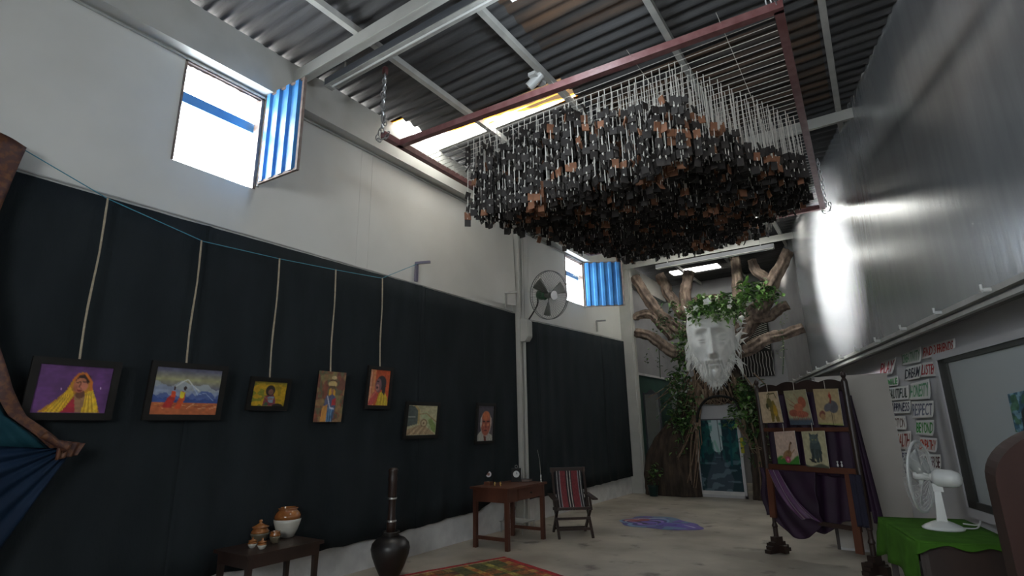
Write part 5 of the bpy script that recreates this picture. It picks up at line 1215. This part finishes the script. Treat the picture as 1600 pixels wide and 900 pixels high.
ivy('trailing_ivy', 'ivy with bright leaves hanging over the right side of the doorway', [(1158, 610, 7, 8, 13.35, 90, .13, G_), (1160, 640, 8, 13, 13.35, 110, .14, G_), (1175, 625, 10, 12, 13.3, 90, .14, D_), (1182, 655, 9, 12, 13.3, 90, .14, D_), (1145, 655, 6, 7, 13.3, 30, .12, G_), (1176, 690, 8, 20, 13.3, 30, .12, D_), (1201, 700, 2, 16, 13.3, 14, .1, W_)], [([(1150, 600), (1160, 640), (1172, 680), (1180, 730)], 13.35), ([(1165, 600), (1185, 640), (1195, 700), (1202, 750)], 13.35)], 'ivy', 'ivy on the tree sculpture', tuple(at(1182, 765, 13.3)))
ivy('hanging_sprigs', 'thin pale sprigs hanging from the low right branch by the glossy wall', [(1222, 545, 3, 18, 13.4, 26, .07, (.1, .2)), (1226, 500, 3, 10, 13.5, 10, .07, (.1, .2))], [([(1221, 518), (1223, 545), (1222, 585)], 13.4)], 'plant', None, tuple(at(1222, 590, 13.4)))

# glass door with the forest print
d1 = sroot('door_1', (-3.22, 13.62, 0), 'white framed glass door under the stone face with a forest path picture')
q = [at(1093, 640, 13.62), at(1160, 640, 13.62), at(1167, 773, 13.62), at(1097, 776, 13.62)]; xl, xr_ = -3.90, -2.84; zt_ = 2.06
f = MB()
for a, b, c, d in ((xl, xl+.07, 0, zt_), (xr_-.06, xr_, 0, zt_), (xl, xr_, zt_-.06, zt_), (xl, xr_, 0, .06)): f.box((a, 13.60, c), (b, 13.66, d))
f.build('door_frame', m_lower, d1)
MB().box((xl+.07, 13.61, zt_-.30), (xr_-.06, 13.64, zt_-.06)).build('transom_panel', m_lower, d1)
MB().box((xl+.07, 13.605, zt_-.33), (xr_-.06, 13.65, zt_-.30)).build('transom_bar', m_dark, d1)
P = Painter(70, 110, '101c20'); P.poly([(.30, 0), (.62, 0), (.60, .40), (.48, .46), (.36, .40)], '5a6466'); P._mix((P.noise(12, 18, 3) > .55)*((P.U < .38) | (P.U > .56))*(P.V < .6)*.5, '12332e')
P.poly([(.40, .44), (.56, .44), (.80, .80), (.70, 1), (.10, 1), (.14, .80)], '1c242a'); P._mix((P.noise(6, 34, 7) > .66)*(P.V > .5)*.5, '3a464c'); P.line([(.54, 0), (.55, .55)], .008, '0a1012').line([(.42, .3), (.50, .44)], .03, '3c5a50', .6)
P._mix((P.noise(10, 12, 21) > .62)*(P.V < .55)*((P.U < .4) | (P.U > .58))*.25, '1c4a44'); P.line([(.05, .05), (.1, .5)], .03, '0c2a2a').line([(.82, .05), (.78, .6)], .03, '0c2428')
P.c = np.clip(P.c*1.9+.02, 0, 1); P.mesh('glass_pane', bilinear([Vector((xl+.07, 13.625, zt_-.33)), Vector((xr_-.06, 13.625, zt_-.33)), Vector((xr_-.06, 13.625, .06)), Vector((xl+.07, 13.625, .06))]), d1, print_mat('glass_print', .12), label='glass pane showing a forest path')
MB().box((xl+.07, 13.59, .06), (xr_-.06, 13.62, .14)).build('bottom_rail', m_plaster, d1)
hp = at(1160, 698, 13.56); MB().tube([hp+Vector((0, 0, -.18)), hp+Vector((0, 0, .18))], .014, 8).build('door_handle', m_steel, d1)
MB().box((hp.x-.03, 13.52, hp.z-.14), (hp.x+.04, 13.55, hp.z+.20)).build('yellow_tag', mat('yellow_tag', (.40, .36, .01), rough=.6), d1, label='yellow strip on the handle')
# white board wall around the doorway, behind the tree
# op-art panel on the back wall
oa = thing('zigzag_panel', (-3.0, YB-.05, 2.95), 'black panel with nested white chevron lines on the far back wall', 'wall panel')
x0, x1, z0, z1 = -4.3, -2.45, 2.95, 4.95
MB().box((x0, YB-.05, z0), (x1, YB-.02, z1)).build('board', m_frame, oa)
ln = MB()
for k in range(46):
    z = z0-.3+k*.062
    pts = [(x0+.03, z+.35), (lerp(x0, x1, .33), z), (lerp(x0, x1, .62), z+.38), (x1-.03, z+.02)]
    pts = [(x, min(max(zz, z0+.02), z1-.02)) for x, zz in pts]
    for (a, za), (b, zb2) in zip(pts[:-1], pts[1:]):
        if za < z1-.03 and zb2 < z1-.03 and (za > z0+.03 or zb2 > z0+.03) and z > z0+.75: ln.bar((a, YB-.055, za), (b, YB-.055, zb2), .012, .012, up=(0, 1, 0))
for k in range(22): x = x0+.06+k*.085; ln.tube([(x+.012*math.sin(i*1.3+k), YB-.055, lerp(z0+.02, z0+.72, i/8)) for i in range(9)], .008, 4)
ln.build('white_lines', m_string, oa)
# mirror in the back bay
mi = thing('standing_mirror', (-5.1, 14.6, 0), 'grey scalloped-top framed mirror standing left of the tree in the back bay', 'mirror')
a = at(1004, 612, 14.4); b = at(1030, 612, 14.4); xm0, xm1, zm = a.x, b.x, a.z
top = [Vector((lerp(xm0, xm1, i/16), 14.4, zm+.05*math.cos((i/16-.5)*2*PI*1.5))) for i in range(17)]
MB().ngon_prism([Vector((xm0, 14.4, .3))]+top+[Vector((xm1, 14.4, .3))], (0, .03, 0)).build('frame', m_dark, mi)
MB().box((xm0+.05, 14.385, .4), (xm1-.05, 14.40, zm-.08)).build('glass', mat('mirror_glass', (.55, .57, .57), rough=.08, metal=.85), mi)
for x in (xm0+.03, xm1-.03): MB().bar((x, 14.42, 0), (x, 14.42, .4), .04, .04).build('leg', m_dark, mi)
# planter of leaves in front of the root
ivy('potted_plant', 'small dark green potted plant against the left root of the tree', [(1022, 742, 4, 7, 13.25, 60, .10, (.3, .65))], [([(1022, 765), (1021, 745)], 13.25)], 'plant', None, tuple(at_z(1022, 776, 0)))
p_ = bpy.data.objects['potted_plant']; c = WL[p_]
MB().lathe((at(1022, 770, 13.25).x, 13.22, 0.0), [(0, 0), (.09, 0), (.13, .22), (.14, .24), (.12, .24), (.11, .20), (0, .2)], 18).build('pot', mat('black_green_pot', (.008, .03, .026), rough=.5), p_, smooth=True)
